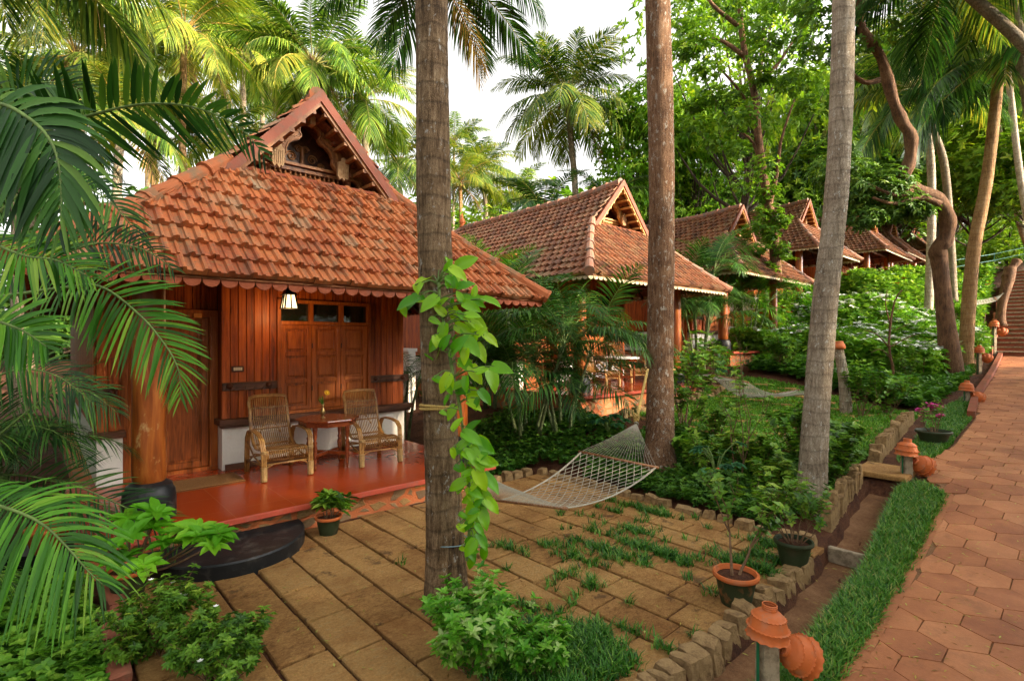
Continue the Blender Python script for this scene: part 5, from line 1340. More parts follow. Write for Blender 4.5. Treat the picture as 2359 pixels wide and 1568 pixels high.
# big-leaved lime plant at the left
p = G(296, 1375, 0)
c = thing('potted_plant', 'lime green large-leaved plant in an old stained pot by the doorstep', 'potted plant', p); pot(c, .92, 'oldclay', False, 'clay')
rn = random.Random(5); mb = MB(); tipsP = []
for (x, y, D) in ((300, 1235, 4.1), (330, 1300, 4.0), (275, 1290, 4.1), (350, 1215, 4.3), (390, 1250, 4.2), (300, 1195, 4.3), (410, 1225, 4.3), (472, 1235, 4.25), (505, 1228, 4.25), (490, 1255, 4.15), (455, 1220, 4.3), (245, 1255, 4.2), (360, 1180, 4.4)):
    q = W(x, y, D)-p; tipsP.append(q); mb.tube(curve_pts([(0, 0, .2), (q.x*.45, q.y*.45, max(.28, q.z*.55)), tuple(q)], 7), [.012-.001*i for i in range(7)], 6)
mb.build('stem', M['twig'], c)
V, F, R = rosettes(np.array([tuple(q) for q in tipsP]), np.array([0, -.15, 1.]), 10, .19, .085, .12, rg=np.random.default_rng(8)); objnp('foliage', V, F, R, M['lime'], c)
p = G(140, 1400, 0); c = thing('lime_shrub', 'low lime-leaved sprig in the bed at the far left', 'plant', p); mb = MB(); mb.tube([(0, 0, 0), (.02, 0, .12), (.05, 0, .2)], .008, 6); mb.tube([(0, 0, 0), (-.08, .02, .15)], .007, 6); mb.build('stem', M['twig'], c)
V, F, R = rosettes(np.array([[.05, 0, .2], [-.08, .02, .15]]), np.array([0, 0, 1.]), 7, .15, .065, .2); objnp('foliage', V, F, R, M['lime'], c)
c = thing('planter_trough', 'dark patterned planter box with an orange clay pot, behind the left palm fronds', 'planter', W(70, 1280, 4.6), -.7); mb = MB(); mb.box((0, 0, -.12), (.9, .3, .34), bev=.02); mb.build('trough', M['metalblack'], c)
mb = MB(); mb.lathe([(.11, .05), (.15, .22), (.165, .23), (.17, .26), (.15, .26), (.13, .2)], (.15, 0, 0), 24); mb.build('clay_pot', M['clay'], c, True)

# ------------------------------------------------------------------ hammocks
def hammock(label, A, ringA, bar1, bar2, ringB, B, sag, cols=11, rows=18, group='rope hammocks', detail=True, ends=True):
    """A,B: rope ends on the trees; ring*: rings; bar*: (left,right) ends of the spreader bars"""
    o_ = Vector(ringA); c = thing('hammock', label, 'hammock', o_, 0, group); S = lambda p: Vector(p)-o_
    for nm, r_, bar in (('a', ringA, bar1), ('b', ringB, bar2)):
        mb = MB(); b0, b1 = S(bar[0]), S(bar[1]); d = (b1-b0); mb.tube([b0-d*.03, b1+d*.03], .017, 8); mb.build('spreader_bar', M['spreader'], c, True)
        mb = MB(); n = 24
        for i in range(n):
            e = b0.lerp(b1, i/(n-1)); m_ = S(r_).lerp(e, .5)+Vector((0, 0, -.02)); mb.tube([S(r_), m_, e], .0024, 4, cap=False)
        mb.build('fan_cords', M['cord'], c)
        mb = MB(); ax = (b0.lerp(b1, .5)-S(r_)).normalized(); q = ax.orthogonal().normalized(); w2 = ax.cross(q)
        mb.tube([S(r_)+(q*math.cos(a)+w2*math.sin(a))*.03 for a in np.linspace(0, 2*PI, 13)[:-1]], .007, 6, closed=True); mb.build('ring', M['cord'], c, True)
    # net: diamond mesh between the bars
    def pt(u, v):
        a = S(bar1[0]).lerp(S(bar1[1]), u); b = S(bar2[0]).lerp(S(bar2[1]), u); p = a.lerp(b, v)
        p.z -= sag*4*v*(1-v)*(1+.55*math.sin(PI*u)*.5); return p
    mb = MB()
    for k in range(-rows, cols+1):
        for sg in (1, -1):
            pts = []
            for j in range(rows+1):
                u = (k+j*.55)/cols if sg > 0 else 1-(k+j*.55)/cols
                if 0 <= u <= 1: pts.append(pt(u, j/rows)+Vector((0, 0, .004*sg)))
            if len(pts) > 1: mb.tube(pts, .0032 if detail else .006, 4, cap=False)
    for u in (0, .015, 1, .985): mb.tube([pt(u, j/rows) for j in range(rows+1)], .0055, 5, cap=False)
    mb.build('net', M['cord'], c)
    for r_, T_ in ((ringA, A), (ringB, B)):
        if T_ is None: continue
        mb = MB(); a = S(r_); b = S(T_[0]); 
        for off in (-.012, .012):
            pts = curve_pts([a, a.lerp(b, .5)+Vector((off, off, -.02)), b], 9); mb.tube(pts, .011, 6)
        for k in range(5 if detail else 2):
            t0 = PI*.4*k; mb.tube([a.lerp(b, .02)+Vector((math.cos(t+t0)*.03, math.sin(t+t0)*.03, .015*math.sin(2*t)+.02+k*.012)) for t in np.linspace(0, 2*PI, 11)[:-1]], .010, 6, closed=True)
        cx, rad = Vector(T_[1])-o_, T_[2]
        for k in range(T_[3]):
            mb.tube([cx+Vector((math.cos(t)*(rad+.008), math.sin(t)*(rad+.008), .022*k+.006*math.sin(t*2+k))) for t in np.linspace(0, 2*PI, 25)[:-1]], .0115, 6, closed=True)
        mb.build('hanging_rope', M['rope'], c, True)
    return c
TA = G(1030, 1400, 0.0); TB = GT(1520, 1090); TC = GT(1868, 1172)
TAr = W(1010, 935, 4.19); TBr = W(1518, 848, 8.1)
bar1 = (W(1338, 1040, 7.25), W(1512, 1076, 6.55)); bar2 = (W(1148, 1152, 6.0), W(1300, 1170, 5.05))
hammock('white rope hammock slung between the two nearest trunks', None, W(1466, 975, 7.25), bar1, bar2, W(1030, 1055, 4.75), None, .10)
# its ropes
def rope_obj(label, c, rad, turns, tail=None, mat='rope', r=.0115, gap=.022):
    mb = MB(); c = Vector(c)
    for k in range(turns): mb.tube([Vector((math.cos(t)*(rad+.006), math.sin(t)*(rad+.006), gap*k+.006*math.sin(t*2+k))) for t in np.linspace(0, 2*PI, 33)[:-1]], r, 6, closed=True)
    if tail:
        for off in (-.02, .02):
            T_ = [Vector(p)-c for p in tail]; mb.tube([p+Vector((off*(1-i/(len(T_)-1)), 0, 0)) for i, p in enumerate(curve_pts(T_, 10))][:10] if len(T_) < 2 else [p+Vector((off*.7, 0, 0)) for p in curve_pts(T_, 10)], r, 6)
        e = Vector(tail[-1])-c
        for k in range(6): mb.tube([e+Vector((math.cos(t+k)*.032, math.sin(t+k)*.03, .02*math.sin(2*t)+k*.016)) for t in np.linspace(0, 2*PI, 11)[:-1]], r*.95, 6, closed=True)
    o = mb.build('tree_rope', M[mat], None, True); o.location = c; return tag(o, label, 'rope')
# ------------------------------------------------------------------ foreground trunks
p0 = Vector((TA.x, TA.y, 0))
palm('brown ringed coconut trunk in the foreground centre, wrapped by a lime climber', [p0, W(1020, 1100, 4.19), W(1012, 900, 4.15), W(1000, 500, 4.12), W(994, 0, 4.1), W(990, -500, 4.1), W(985, -700, 4.1)], .142, .118, 'bark_near', nf=0, crown=False, flare=1.42)
c = rope_obj('yellow rope wound twice round the foreground coconut trunk', W(1013, 938, 4.16), .145, 2, tail=[W(1035, 942, 4.25), W(1035, 1000, 4.5), W(1030, 1052, 4.75)])
rope_obj('thin pale blue string tied low round the foreground coconut trunk', W(1033, 1243, 4.19), .150, 1, mat='bluestring', r=.004)
palm('dark rough straight trunk holding the near hammock', [TB, W(1521, 800, 8.3), W(1524, 400, 8.2), W(1515, 0, 8.1), W(1505, -500, 8.0), W(1500, -800, 8.0)], .212, .172, 'bark_rough', nf=0, crown=False, ring=False, flare=1.35, name='rough_barked_tree')['category'] = 'tree'
rope_obj('yellow rope round the rough trunk, hanging down to the near hammock', W(1520, 850, 8.30), .222, 1, tail=[W(1492, 850, 8.05), W(1480, 905, 7.7), W(1466, 968, 7.27)], r=.013)
palm('pale leaning coconut trunk right of centre', [TC, W(1880, 950, 6.45), W(1900, 700, 6.5), W(1930, 400, 6.5), W(1943, 0, 6.5), W(1938, -500, 6.5), W(1930, -800, 6.5)], .158, .102, 'bark_pale', nf=0, crown=False, flare=1.35)
# the climber on the foreground trunk
c = thing('climbing_vine', 'bright lime large-leaved climber growing up the foreground coconut trunk', 'climber', W(1070, 1330, 4.1)); o_ = c.location.copy()
rn = random.Random(6); mb = MB()
s1 = [(1075, 1290, 4.0), (1082, 1200, 3.98), (1078, 1100, 3.98), (1068, 1010, 3.97), (1058, 920, 3.97), (1040, 850, 3.98), (1030, 780, 3.98), (1015, 700, 3.98), (1008, 650, 3.98)]
S1 = curve_pts([W(*q)-o_ for q in s1], 40); mb.tube(S1, [.013-.00015*i for i in range(40)], 6)
mb.tube([q+Vector((.015*math.sin(i*.5), 0, .01)) for i, q in enumerate(S1[10:])], .008, 5)
LP = []; LD = []; 
spots = [(1045, 622, 60, -35), (1062, 610, 55, 30), (985, 640, 50, 210), (955, 690, 60, 200), (1000, 690, 50, 220), (1070, 690, 62, -10), (1085, 735, 62, -25), (1060, 660, 50, 10), (1045, 715, 52, -60), (1023, 755, 55, 250), (1100, 745, 60, -40), (1130, 690, 50, -5), (1075, 785, 60, -35), (1110, 800, 62, -55), (1012, 800, 62, 240), (1068, 830, 55, -40), (1100, 850, 60, -70), (1130, 775, 52, -20), (1050, 800, 50, 60), (1140, 860, 62, -65), (1085, 905, 60, -75), (1032, 870, 58, 255), (1045, 940, 40, 250), (1120, 905, 50, -60), (1060, 885, 40, 200), (1090, 700, 55, 20), (1040, 650, 52, 100), (1020, 720, 45, 150),
         (1075, 1000, 60, -20), (1105, 1020, 62, -30), (1090, 1045, 60, -60), (1120, 1060, 55, -10), (1110, 1090, 62, -50), (1080, 1085, 58, 260), (1130, 1100, 60, -45), (1095, 1130, 60, -60), (1125, 1140, 60, -50), (1090, 1165, 58, 255), (1120, 1180, 55, -60), (1070, 1030, 45, 200), (1135, 1155, 50, -30), (1100, 1215, 45, -70), (1115, 1235, 52, -50), (1090, 1250, 45, 250), (1125, 1265, 45, -80), (1085, 1200, 40, 220), (1105, 1060, 50, 30), (1085, 1110, 45, 60)]
spots = [(x-(10 if x > 1090 else 0), y, l*.9, a) for x, y, l, a in spots]; spots += [(x+rn.uniform(-32, 14), y+rn.uniform(-30, 30), l*rn.uniform(.5, .85), a+rn.uniform(-60, 60)) for x, y, l, a in spots ] + [(x-28, y+rn.uniform(-20, 20), l*rn.uniform(.4, .7), a+90) for x, y, l, a in spots]
P = []; D = []; Nn = []; LL = []
view = Vector((FW[0], FW[1], 0))
for (x, y, l, an) in spots:
    p = W(x, y, 4.0+rn.uniform(-.22, .05))-o_; a = math.radians(an+rn.uniform(-15, 15)); lr = l/FP*4.0*rn.uniform(.72, 1.0)
    d = Vector((RT[0], RT[1], 0))*math.cos(a)+Vector((0, 0, math.sin(a)))-view*rn.uniform(-.1, .55)
    n_ = -view*rn.uniform(.5, 1)+Vector((0, 0, rn.uniform(.2, .9)))+Vector((rn.uniform(-.4, .4), rn.uniform(-.4, .4), 0))
    j = min(range(40), key=lambda i: (S1[i]-p).length); st = p-d.normalized()*lr*.15
    mb.tube(curve_pts([S1[j], S1[j].lerp(st, .5)+Vector((0, 0, .03)), st], 5), .005, 5)
    P.append(tuple(st)); D.append(tuple(d)); Nn.append(tuple(n_)); LL.append(lr*1.1)
mb.build('vine_stem', M['stem'], c)
LFT = np.array([[x, y, z] for x in () for y in () for z in ()])
nx, ny = 7, 5; Tm = []; Fm = []
wprof = [.10, .80, 1.0, .92, .68, .36, .02]; xsft = [.0, .10, .28, .5, .7, .87, 1.0]
for i in range(nx):
    for j in range(ny):
        v = (j-2)/2.0; w_ = wprof[i]; x_ = xsft[i]-(.16*abs(v)**1.5 if i <= 1 else 0); Tm.append([x_, v*w_*.5, .10*abs(v)*w_-.22*xsft[i]**2+.02*math.sin(i*2.)*abs(v)])
for i in range(nx-1):
    for j in range(ny-1): Fm.append([i*ny+j, (i+1)*ny+j, (i+1)*ny+j+1, i*ny+j+1])
BIGLEAF = np.array(Tm); BIGF = np.array(Fm)
V, F, R = leaves(P, D, Nn, LL, np.array(LL)*.62, np.random.default_rng(4).uniform(.1, 1, len(P)), BIGLEAF, BIGF); objnp('vine_leaves', V, F, R, M['pothos'], c, True)

# ------------------------------------------------------------------ foreground areca palm fronds at the left
c = thing('areca_palm', 'large areca palm whose dark fronds arch in from the left edge', 'palm', W(-260, 1250, 3.6)); o_ = c.location.copy()
def ffrond(px, D0, D1, n, Lpx, wd, mat, up, **kw):
    """arching frond drawn through photo positions at distances D0..D1"""
    m_ = len(px); P = [W(x, y, D0+(D1-D0)*i/(m_-1))-o_ for i, (x, y) in enumerate(px)]; P = curve_pts(P, 26)
    V, F, R = frond(P, n, Lpx/FP*(D0+D1)/2, wd, up=up, fold=.12, seg=5, **kw); o = objnp('frond', V, F, R, M[mat], c)
    mb = MB(); mb.tube(P, [.011-.0085*i/25 for i in range(26)], 6); mb.build('rachis', M['stem'], o, True)
UPV = Vector((-FW[0], -FW[1], .6))
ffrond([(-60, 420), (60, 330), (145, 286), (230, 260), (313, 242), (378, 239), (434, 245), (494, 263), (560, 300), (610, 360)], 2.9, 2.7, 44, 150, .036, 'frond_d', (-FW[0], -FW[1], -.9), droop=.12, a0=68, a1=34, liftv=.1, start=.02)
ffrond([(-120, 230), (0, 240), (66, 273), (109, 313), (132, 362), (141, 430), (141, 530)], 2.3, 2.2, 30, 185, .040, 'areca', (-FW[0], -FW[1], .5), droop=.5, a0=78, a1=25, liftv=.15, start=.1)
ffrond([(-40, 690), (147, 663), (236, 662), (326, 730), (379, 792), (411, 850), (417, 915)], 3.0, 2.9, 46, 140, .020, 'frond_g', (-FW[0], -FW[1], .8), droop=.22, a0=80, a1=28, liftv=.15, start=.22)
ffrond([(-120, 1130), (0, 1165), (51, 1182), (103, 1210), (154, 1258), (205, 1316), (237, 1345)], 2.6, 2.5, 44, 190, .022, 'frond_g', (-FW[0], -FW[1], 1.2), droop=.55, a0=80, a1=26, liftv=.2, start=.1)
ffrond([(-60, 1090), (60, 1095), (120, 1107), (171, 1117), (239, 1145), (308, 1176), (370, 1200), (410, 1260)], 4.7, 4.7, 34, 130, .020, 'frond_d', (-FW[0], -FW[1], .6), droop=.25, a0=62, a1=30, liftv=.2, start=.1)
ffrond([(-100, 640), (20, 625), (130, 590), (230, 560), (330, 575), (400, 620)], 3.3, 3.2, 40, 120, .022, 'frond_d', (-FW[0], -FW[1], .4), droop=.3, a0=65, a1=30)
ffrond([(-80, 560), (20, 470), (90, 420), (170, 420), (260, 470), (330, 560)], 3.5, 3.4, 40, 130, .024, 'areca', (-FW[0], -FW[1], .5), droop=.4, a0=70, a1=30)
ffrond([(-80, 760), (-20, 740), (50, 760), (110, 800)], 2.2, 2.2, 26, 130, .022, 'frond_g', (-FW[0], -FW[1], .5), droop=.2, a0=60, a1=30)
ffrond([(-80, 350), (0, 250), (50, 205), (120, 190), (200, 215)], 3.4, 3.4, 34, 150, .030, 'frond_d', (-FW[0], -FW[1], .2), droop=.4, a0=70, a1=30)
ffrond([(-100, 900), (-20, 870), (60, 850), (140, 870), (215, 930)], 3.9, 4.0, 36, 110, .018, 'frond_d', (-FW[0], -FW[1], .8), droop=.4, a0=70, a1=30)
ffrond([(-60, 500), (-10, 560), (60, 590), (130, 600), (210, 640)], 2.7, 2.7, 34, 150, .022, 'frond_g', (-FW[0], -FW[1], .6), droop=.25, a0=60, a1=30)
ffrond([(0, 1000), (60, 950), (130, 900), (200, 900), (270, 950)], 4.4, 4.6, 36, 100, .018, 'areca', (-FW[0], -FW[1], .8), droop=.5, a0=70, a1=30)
for (x, y) in ((-30, 1100), (20, 1120), (-60, 1000)):
    mb = MB(); a = G(x, 1330, 0)-o_; mb.tube(curve_pts([a, a+Vector((-.05, .05, .6)), W(x-40, y-250, 4.0)-o_], 10), [.03]*10, 8); mb.build('stem', M['canegreen'], c, True)
# smaller clump of fronds between the near palm and the porch
def areca(label, base, H, nst, nfr, kind, seed, L=1.5, group=None, dark=.0, lean=.25, leafn=30, Ll=.38, wd=.022, spreadr=.25):
    rn = random.Random(seed); c = thing('areca_palm', label, 'palm', base, 0, group)
    key = (kind, round(L, 2)); 
    if key not in AR:
        g = np.random.default_rng(len(AR)+3)
        AR[key] = [frond_mesh('frond', L, e0, e1, leafn, Ll, wd, M[kind], M['stem'], .010, 3, droop=dr, liftv=.25, rg=g, start=.22, a0=72, a1=28, R1=.9) for (e0, e1, dr) in ((80, 15, .25), (68, -20, .4), (55, -45, .5), (38, -60, .6))]
    tops = []
    for i in range(nst):
        a = i*2.4; d = Vector((math.cos(a), math.sin(a), 0)); b = d*rn.uniform(.05, spreadr); h = H*rn.uniform(.35, 1.0); t = b+d*h*lean*rn.uniform(.3, 1)+Vector((0, 0, h))
        mb = MB(); mb.tube(curve_pts([b-Vector((0, 0, .1)), b.lerp(t, .5)+d*-.03, t], 8), [.036-.014*q/7 for q in range(8)], 8); mb.build('stem', M['canegreen'], c, True); tops.append(t)
    for i in range(nfr):
        t = tops[i % nst]; q = rn.random(); o = bpy.data.objects.new('frond', AR[key][min(3, int(q*4))]); link(o, c)
        s_ = rn.uniform(.75, 1.15); o.location = t; o.scale = (s_,)*3; o.rotation_euler = (rn.uniform(-.3, .3), 0, i*2.4+rn.uniform(-.4, .4))
    return c
AR = {}
q = W(60, 1150, 5.6); areca('dense dark areca clump left of the first porch', onground(-.55, 6.6), 1.25, 7, 36, 'areca', 5, 1.15, wd=.020)
areca('low areca clump at the left edge in front of the shaded wall', onground(-1.2, 5.6), 1.0, 6, 30, 'areca', 6, 1.15, wd=.020)
b = onground(*W(1215, 1010, 9.8)[:2]); areca('tall areca palm clump between the first and second cottages', b, 2.2, 7, 74, 'areca', 15, 1.85, Ll=.50, lean=.40, wd=.030, leafn=36)
b = onground(*W(1295, 985, 9.6)[:2]); areca('shorter areca clump with fronds arching over the second porch', b, 1.75, 5, 30, 'areca', 17, 1.85, Ll=.50, lean=.45, wd=.030, leafn=36)
b = onground(*W(1130, 760, 12.5)[:2]); areca('areca palm rising between the first cottage eave and second roof', b, 3.2, 5, 40, 'frond_g', 18, 1.9, Ll=.5, wd=.030)
b = onground(*W(1610, 900, 15.5)[:2]); areca('areca clump beside the right porch post of the second cottage', b, 3.3, 8, 70, 'areca', 19, 1.85, lean=.3)
b = onground(*W(1720, 850, 18.5)[:2]); areca('sunlit areca clump in front of the third cottage roof', b, 3.5, 6, 60, 'frond_g', 22, 1.9, lean=.3)
areca('small areca clump in the shade behind the first cottage corner', onground(5.6, 9.6), 1.4, 5, 22, 'areca', 25, 1.15)

# ------------------------------------------------------------------ beds, hedges, shrubs
gr = lambda *pts: [tuple(GT(x, y)[:2]) for x, y in pts]
groundcover('groundcover', 'dark green ground cover at the foot of the areca palms', 'ground cover', [(4.7, 6.15), (6.1, 6.15), (6.3, 5.0), (7.4, 5.1), (8.3, 6.9), (7.6, 8.6), (5.2, 8.2)], 330, .20, .055, .035, M['ground'])
groundcover('groundcover', 'dark green ground cover round the rough trunk and the paving', 'ground cover', [(6.05, 5.1), (6.05, 2.5), (6.6, 2.15), (8.5, 2.3), (8.6, 5.2), (7.4, 5.2)], 520, .20, .055, .024, M['ground'], nl=6)
groundcover('groundcover', 'bright low ground cover in the bed at the bottom left', 'ground cover', [(-.9, 6.9), (.10, 6.6), (.28, 5.6), (.30, 3.2), (-.5, 3.2), (-2.0, 4.6), (-2.0, 6.6)], 560, .19, .052, .036, M['groundb'], tilt=.15)
groundcover('groundcover', 'dense dark green bed between the second lawn and the white-flowered hedge', 'ground cover', [(14.4, 2.6), (18, 2.4), (22.5, 2.6), (22.5, 6.6), (14.8, 6.6)], 230, .34, .10, .06, M['ground'], nl=5)
def hedge(name, label, poly, h, mat, dens, leaf, flowers=None, fn=0, cat_='hedge', hump=.15, body='tree_d'):
    P2 = sample_poly(poly, int(dens*area(poly))); z = TZ(P2[:, 0], P2[:, 1])
    c0 = np.array(poly).mean(0); c = thing(name, label, cat_, (c0[0], c0[1], float(TZ(*c0)))); o_ = np.array(c.location)
    hh = h*(1+hump*np.sin(P2[:, 0]*1.9)*np.cos(P2[:, 1]*2.3+.5)); parts = []
    for f in (1, .8, .55, .3):
        P = np.column_stack([P2+nr.normal(0, .06, P2.shape), z+hh*(f+nr.uniform(-.1, .06, len(P2)))])-o_
        parts.append(rosettes(P, np.column_stack([nr.normal(0, .5, (len(P), 2)), np.ones(len(P))]), 5, leaf[0], leaf[1], .3, np.clip(nr.normal(.55, .25, len(P)), 0, 1)))
    V, F, R = cat(parts); objnp('foliage', V, F, R, M[mat], c)
    mb = MB()
    for i in range(0, len(P2), max(1, len(P2)//60)): mb.tube([Vector((*P2[i], z[i]-.05))-Vector(o_), Vector((*P2[i], z[i]+hh[i]*.8))-Vector(o_)+Vector((rng.uniform(-.15, .15), rng.uniform(-.15, .15), 0))], .012, 4)
    mb.build('stem', M['twig'], c)
    if flowers:
        P3 = sample_poly(poly, fn); z3 = TZ(P3[:, 0], P3[:, 1])+h*(1+hump*np.sin(P3[:, 0]*1.9)*np.cos(P3[:, 1]*2.3+.5))+.07
        V, F, R = rosettes(np.column_stack([P3+nr.normal(0, .05, P3.shape), z3])-o_, np.array([0, 0, 1.]), 6, .15, .10, .3); o = objnp('blossoms', V, F, R, M[flowers], c); o['kind'] = 'stuff'
    return c
hedge('flowering_hedge', 'broad glossy hedge dotted with white flowers beyond the second garden', [(18.6, 2.9), (23.6, 2.9), (24.6, 4.4), (24.2, 8.2), (17.5, 8.4), (17.2, 5.2)], .95, 'groundb', 110, (.14, .06), 'flower_w', 420)
hedge('flowering_hedge', 'clump of white-flowered bushes beside the kerb under the stairs', [(24.2, 2.6), (27.6, 2.75), (28, 4.6), (24.4, 4.6)], 1.0, 'ground', 110, (.14, .06), 'flower_w', 60)
hedge('shrubbery', 'dark hibiscus shrubbery in front of the far cottages', [(24.6, 5.2), (32, 4.2), (34, 7.2), (25, 9.4)], 1.7, 'shrub', 70, (.17, .08), 'flower_r', 26)
hedge('shrubbery', 'leafy green shrubs climbing beside the left of the stairs', [(28.6, 3.2), (36, 3.4), (38, 5.4), (29, 4.9)], 1.3, 'shrub', 60, (.17, .08), 'flower_r', 10)
hedge('shrubbery', 'green thicket right of the third cottage porch', [(19, 7.6), (23.2, 8.2), (23.2, 9.6), (20.8, 9.4)], 1.3, 'shrub', 80, (.13, .06), 'flower_r', 8)
# individual shrubs
bush('hibiscus_shrub', 'tall leggy hibiscus shrub just right of the rough hammock trunk', 'shrub', GT(1575, 985), 'shrub', 41, 6, .75, .014, 2, .5, 5, (.11, .065), fan=.5, flowers='flower_y', fn=3, fr=.04)
bush('hibiscus_shrub', 'leafy hibiscus shrub in the middle of the second garden border', 'shrub', GT(1660, 1030), 'shrub', 42, 5, .34, .010, 2, .6, 5, (.09, .055))
bush('ixora_shrub', 'shrub with clusters of red-orange flowers beside the lobed-leaf plant', 'shrub', GT(1625, 1105), 'shrub', 43, 7, .30, .010, 2, .6, 4, (.09, .04), flowers='flower_r', fn=9, fr=.05)
bush('bed_shrub', 'thin shrub with a long bare slanting stem left of the pale trunk', 'shrub', GT(1700, 1110), 'shrub', 44, 3, .85, .011, 2, .45, 4, (.085, .06), fan=.4, dens=.8, T=HEART)
bush('bed_shrub', 'bushy shrub at the foot of the pale leaning trunk', 'shrub', GT(1790, 1150), 'shrub', 45, 10, .26, .009, 2, .7, 4, (.08, .05), T=HEART)
bush('bed_shrub', 'leafy shrub spilling over the tall thin stones', 'shrub', onground(7.7, 2.35), 'shrub', 46, 10, .30, .009, 3, .8, 4, (.085, .055), T=HEART)
bush('bed_shrub', 'heart-leaved shrub right of the pale leaning trunk', 'shrub', onground(8.3, 2.75), 'shrub', 47, 9, .42, .009, 2, .7, 4, (.095, .06), T=HEART)
bush('bed_shrub', 'bright shrub behind the far hammock', 'shrub', onground(13.6, 6.8), 'shrub', 48, 8, .50, .012, 2, .7, 4, (.12, .06))
bush('bed_shrub', 'green shrub on the bank right of the far hammock', 'shrub', onground(15.0, 5.6), 'shrub', 49, 9, .45, .012, 2, .7, 4, (.12, .07), flowers='flower_r', fn=3, fr=.05)
bush('bed_shrub', 'vivid green shrub round the palm stump lamp', 'shrub', onground(13.6, 3.0), 'groundb', 50, 8, .36, .010, 2, .7, 4, (.11, .08), T=HEART)
bush('bed_shrub', 'small shrub beyond the stones of the second garden', 'shrub', onground(14.6, 3.2), 'groundb', 51, 9, .30, .010, 2, .7, 4, (.11, .07))
bush('variegated_shrub', 'rounded shrub with pale-edged leaves at the bottom centre', 'shrub', G(1095, 1545, 0), 'varieg', 52, 34, .23, .005, 2, .75, 6, (.062, .026), fan=1.35, flowers='flower_p', fn=2, fr=.012)
bush('variegated_shrub', 'small pale-edged shrub on the grass at the bottom centre', 'shrub', G(1240, 1560, 0), 'varieg', 53, 14, .15, .005, 2, .8, 5, (.055, .024), fan=1.2)
bush('jasmine_shrub', 'low shrub with small white star flowers at the bottom left', 'shrub', (.62, 4.25, 0), 'shrub', 54, 26, .20, .005, 2, .75, 8, (.046, .019), fan=1.5, flowers='flower_w', fn=9, fr=.019, tilt=.15)
bush('jasmine_shrub', 'second low white-flowered shrub nearer the bottom edge', 'shrub', (.85, 3.62, 0), 'shrub', 55, 26, .20, .005, 2, .75, 8, (.046, .019), fan=1.5, flowers='flower_w', fn=5, fr=.019, tilt=.15)
bush('flowering_bush', 'young bush with red flowers near the twisted tree', 'shrub', onground(24.5, 6.0), 'shrub', 56, 8, .6, .014, 2, .6, 4, (.16, .08), flowers='flower_r', fn=5, fr=.08)
EXTRA = [((1600, 1090), 6, .24, 'airy bright shrub between the rough trunk and the lobed-leaf plant'), ((1690, 1085), 5, .26, 'thin-stemmed bright shrub left of the pale leaning trunk'), ((1745, 1110), 6, .26, 'leafy light green shrub close left of the pale trunk base'), ((1830, 1060), 4, .34, 'shrub whose twigs cross in front of the pale trunk'), ((1570, 1010), 4, .55, 'tall twiggy shrub touching the rough hammock trunk'), ((1945, 1050), 7, .26, 'light green shrub right of the pale trunk base'), ((1985, 960), 6, .45, 'bright climber-covered shrub beside the palm stump lamp'), ((1900, 900), 6, .5, 'shrub standing behind the pale leaning trunk'), ((2090, 900), 5, .45, 'large-leaved shrub in the bed near the bare sapling'), ((1560, 900), 6, .45, 'green shrub under the second cottage right post')]
for i, (q, st, L_, lab) in enumerate(EXTRA):
    bush('airy_shrub', lab, 'shrub', GT(*q), 'shrub' if i % 3 else 'groundb', 80+i, st, L_, .010, 2, .5, 5, (.095, .06), fan=.55, T=HEART if i % 2 else LEAF, flowers='flower_y' if i in (4, 10) else None, fn=3, fr=.035)
# large lobed leaves
def lobed(label, p, seed, n=9, H=.55, s=.2):
    rn = random.Random(seed); c = thing('lobed_leaf_plant', label, 'plant', p); mb = MB(); P = []; D = []; Nn = []; L = []
    for i in range(n):
        a = i*2.4+rn.uniform(-.3, .3); h = H*rn.uniform(.55, 1.05); t = Vector((math.cos(a)*rn.uniform(.12, .3), math.sin(a)*rn.uniform(.12, .3), h)); mb.tube(curve_pts([(0, 0, 0), (t.x*.25, t.y*.25, h*.7), tuple(t)], 7), .007, 5)
        for k in range(5):
            b = a+(k-2)*.62; P.append(tuple(t)); D.append((math.cos(b), math.sin(b), -.25)); Nn.append((0, 0, 1)); L.append(s*(1-.14*abs(k-2)))
    mb.build('stem', M['stem'], c); V, F, R = leaves(P, D, Nn, L, np.array(L)*.55, np.random.default_rng(seed).uniform(0, 1, len(P))); objnp('foliage', V, F, R, M['palmate'], c); return c
lobed('plant with big five-lobed leaves in front of the rough hammock trunk', GT(1650, 1150), 61, 9, .72, .17)
lobed('lobed-leaf plant under the near hammock ring', GT(1400, 1010), 62, 9, .42, .22)
lobed('lobed-leaf plant on the bank beside the far hammock', onground(12.9, 6.2), 63, 10, .7, .26)
lobed('lobed-leaf plant in the bed left of the third clay lamp', onground(16.0, 3.4), 64, 8, .6, .24)
# bare young tree
b = onground(*W(2060, 930, 12.2)[:2]); c = thing('bare_sapling', 'leafless forked sapling rising from the dark green bed', 'tree', b)
mb = MB(); J = lambda x, y: W(x, y, 12.2)-b
for pts, r_ in (([(2060, 935), (2057, 850), (2048, 800), (2052, 740), (2062, 690), (2078, 668)], .035), ([(2050, 745), (2040, 700), (2044, 668)], .016), ([(2048, 800), (2020, 770), (1990, 760)], .018), ([(2048, 800), (2085, 780), (2110, 770)], .014), ([(2055, 830), (2030, 805), (2005, 812)], .013), ([(2062, 760), (2095, 745)], .01)):
    P_ = curve_pts([J(*q) for q in pts], 10); mb.tube(P_, [r_*(1-.6*i/9) for i in range(10)], 7)
mb.build('trunk', M['bark_brown'], c, True)

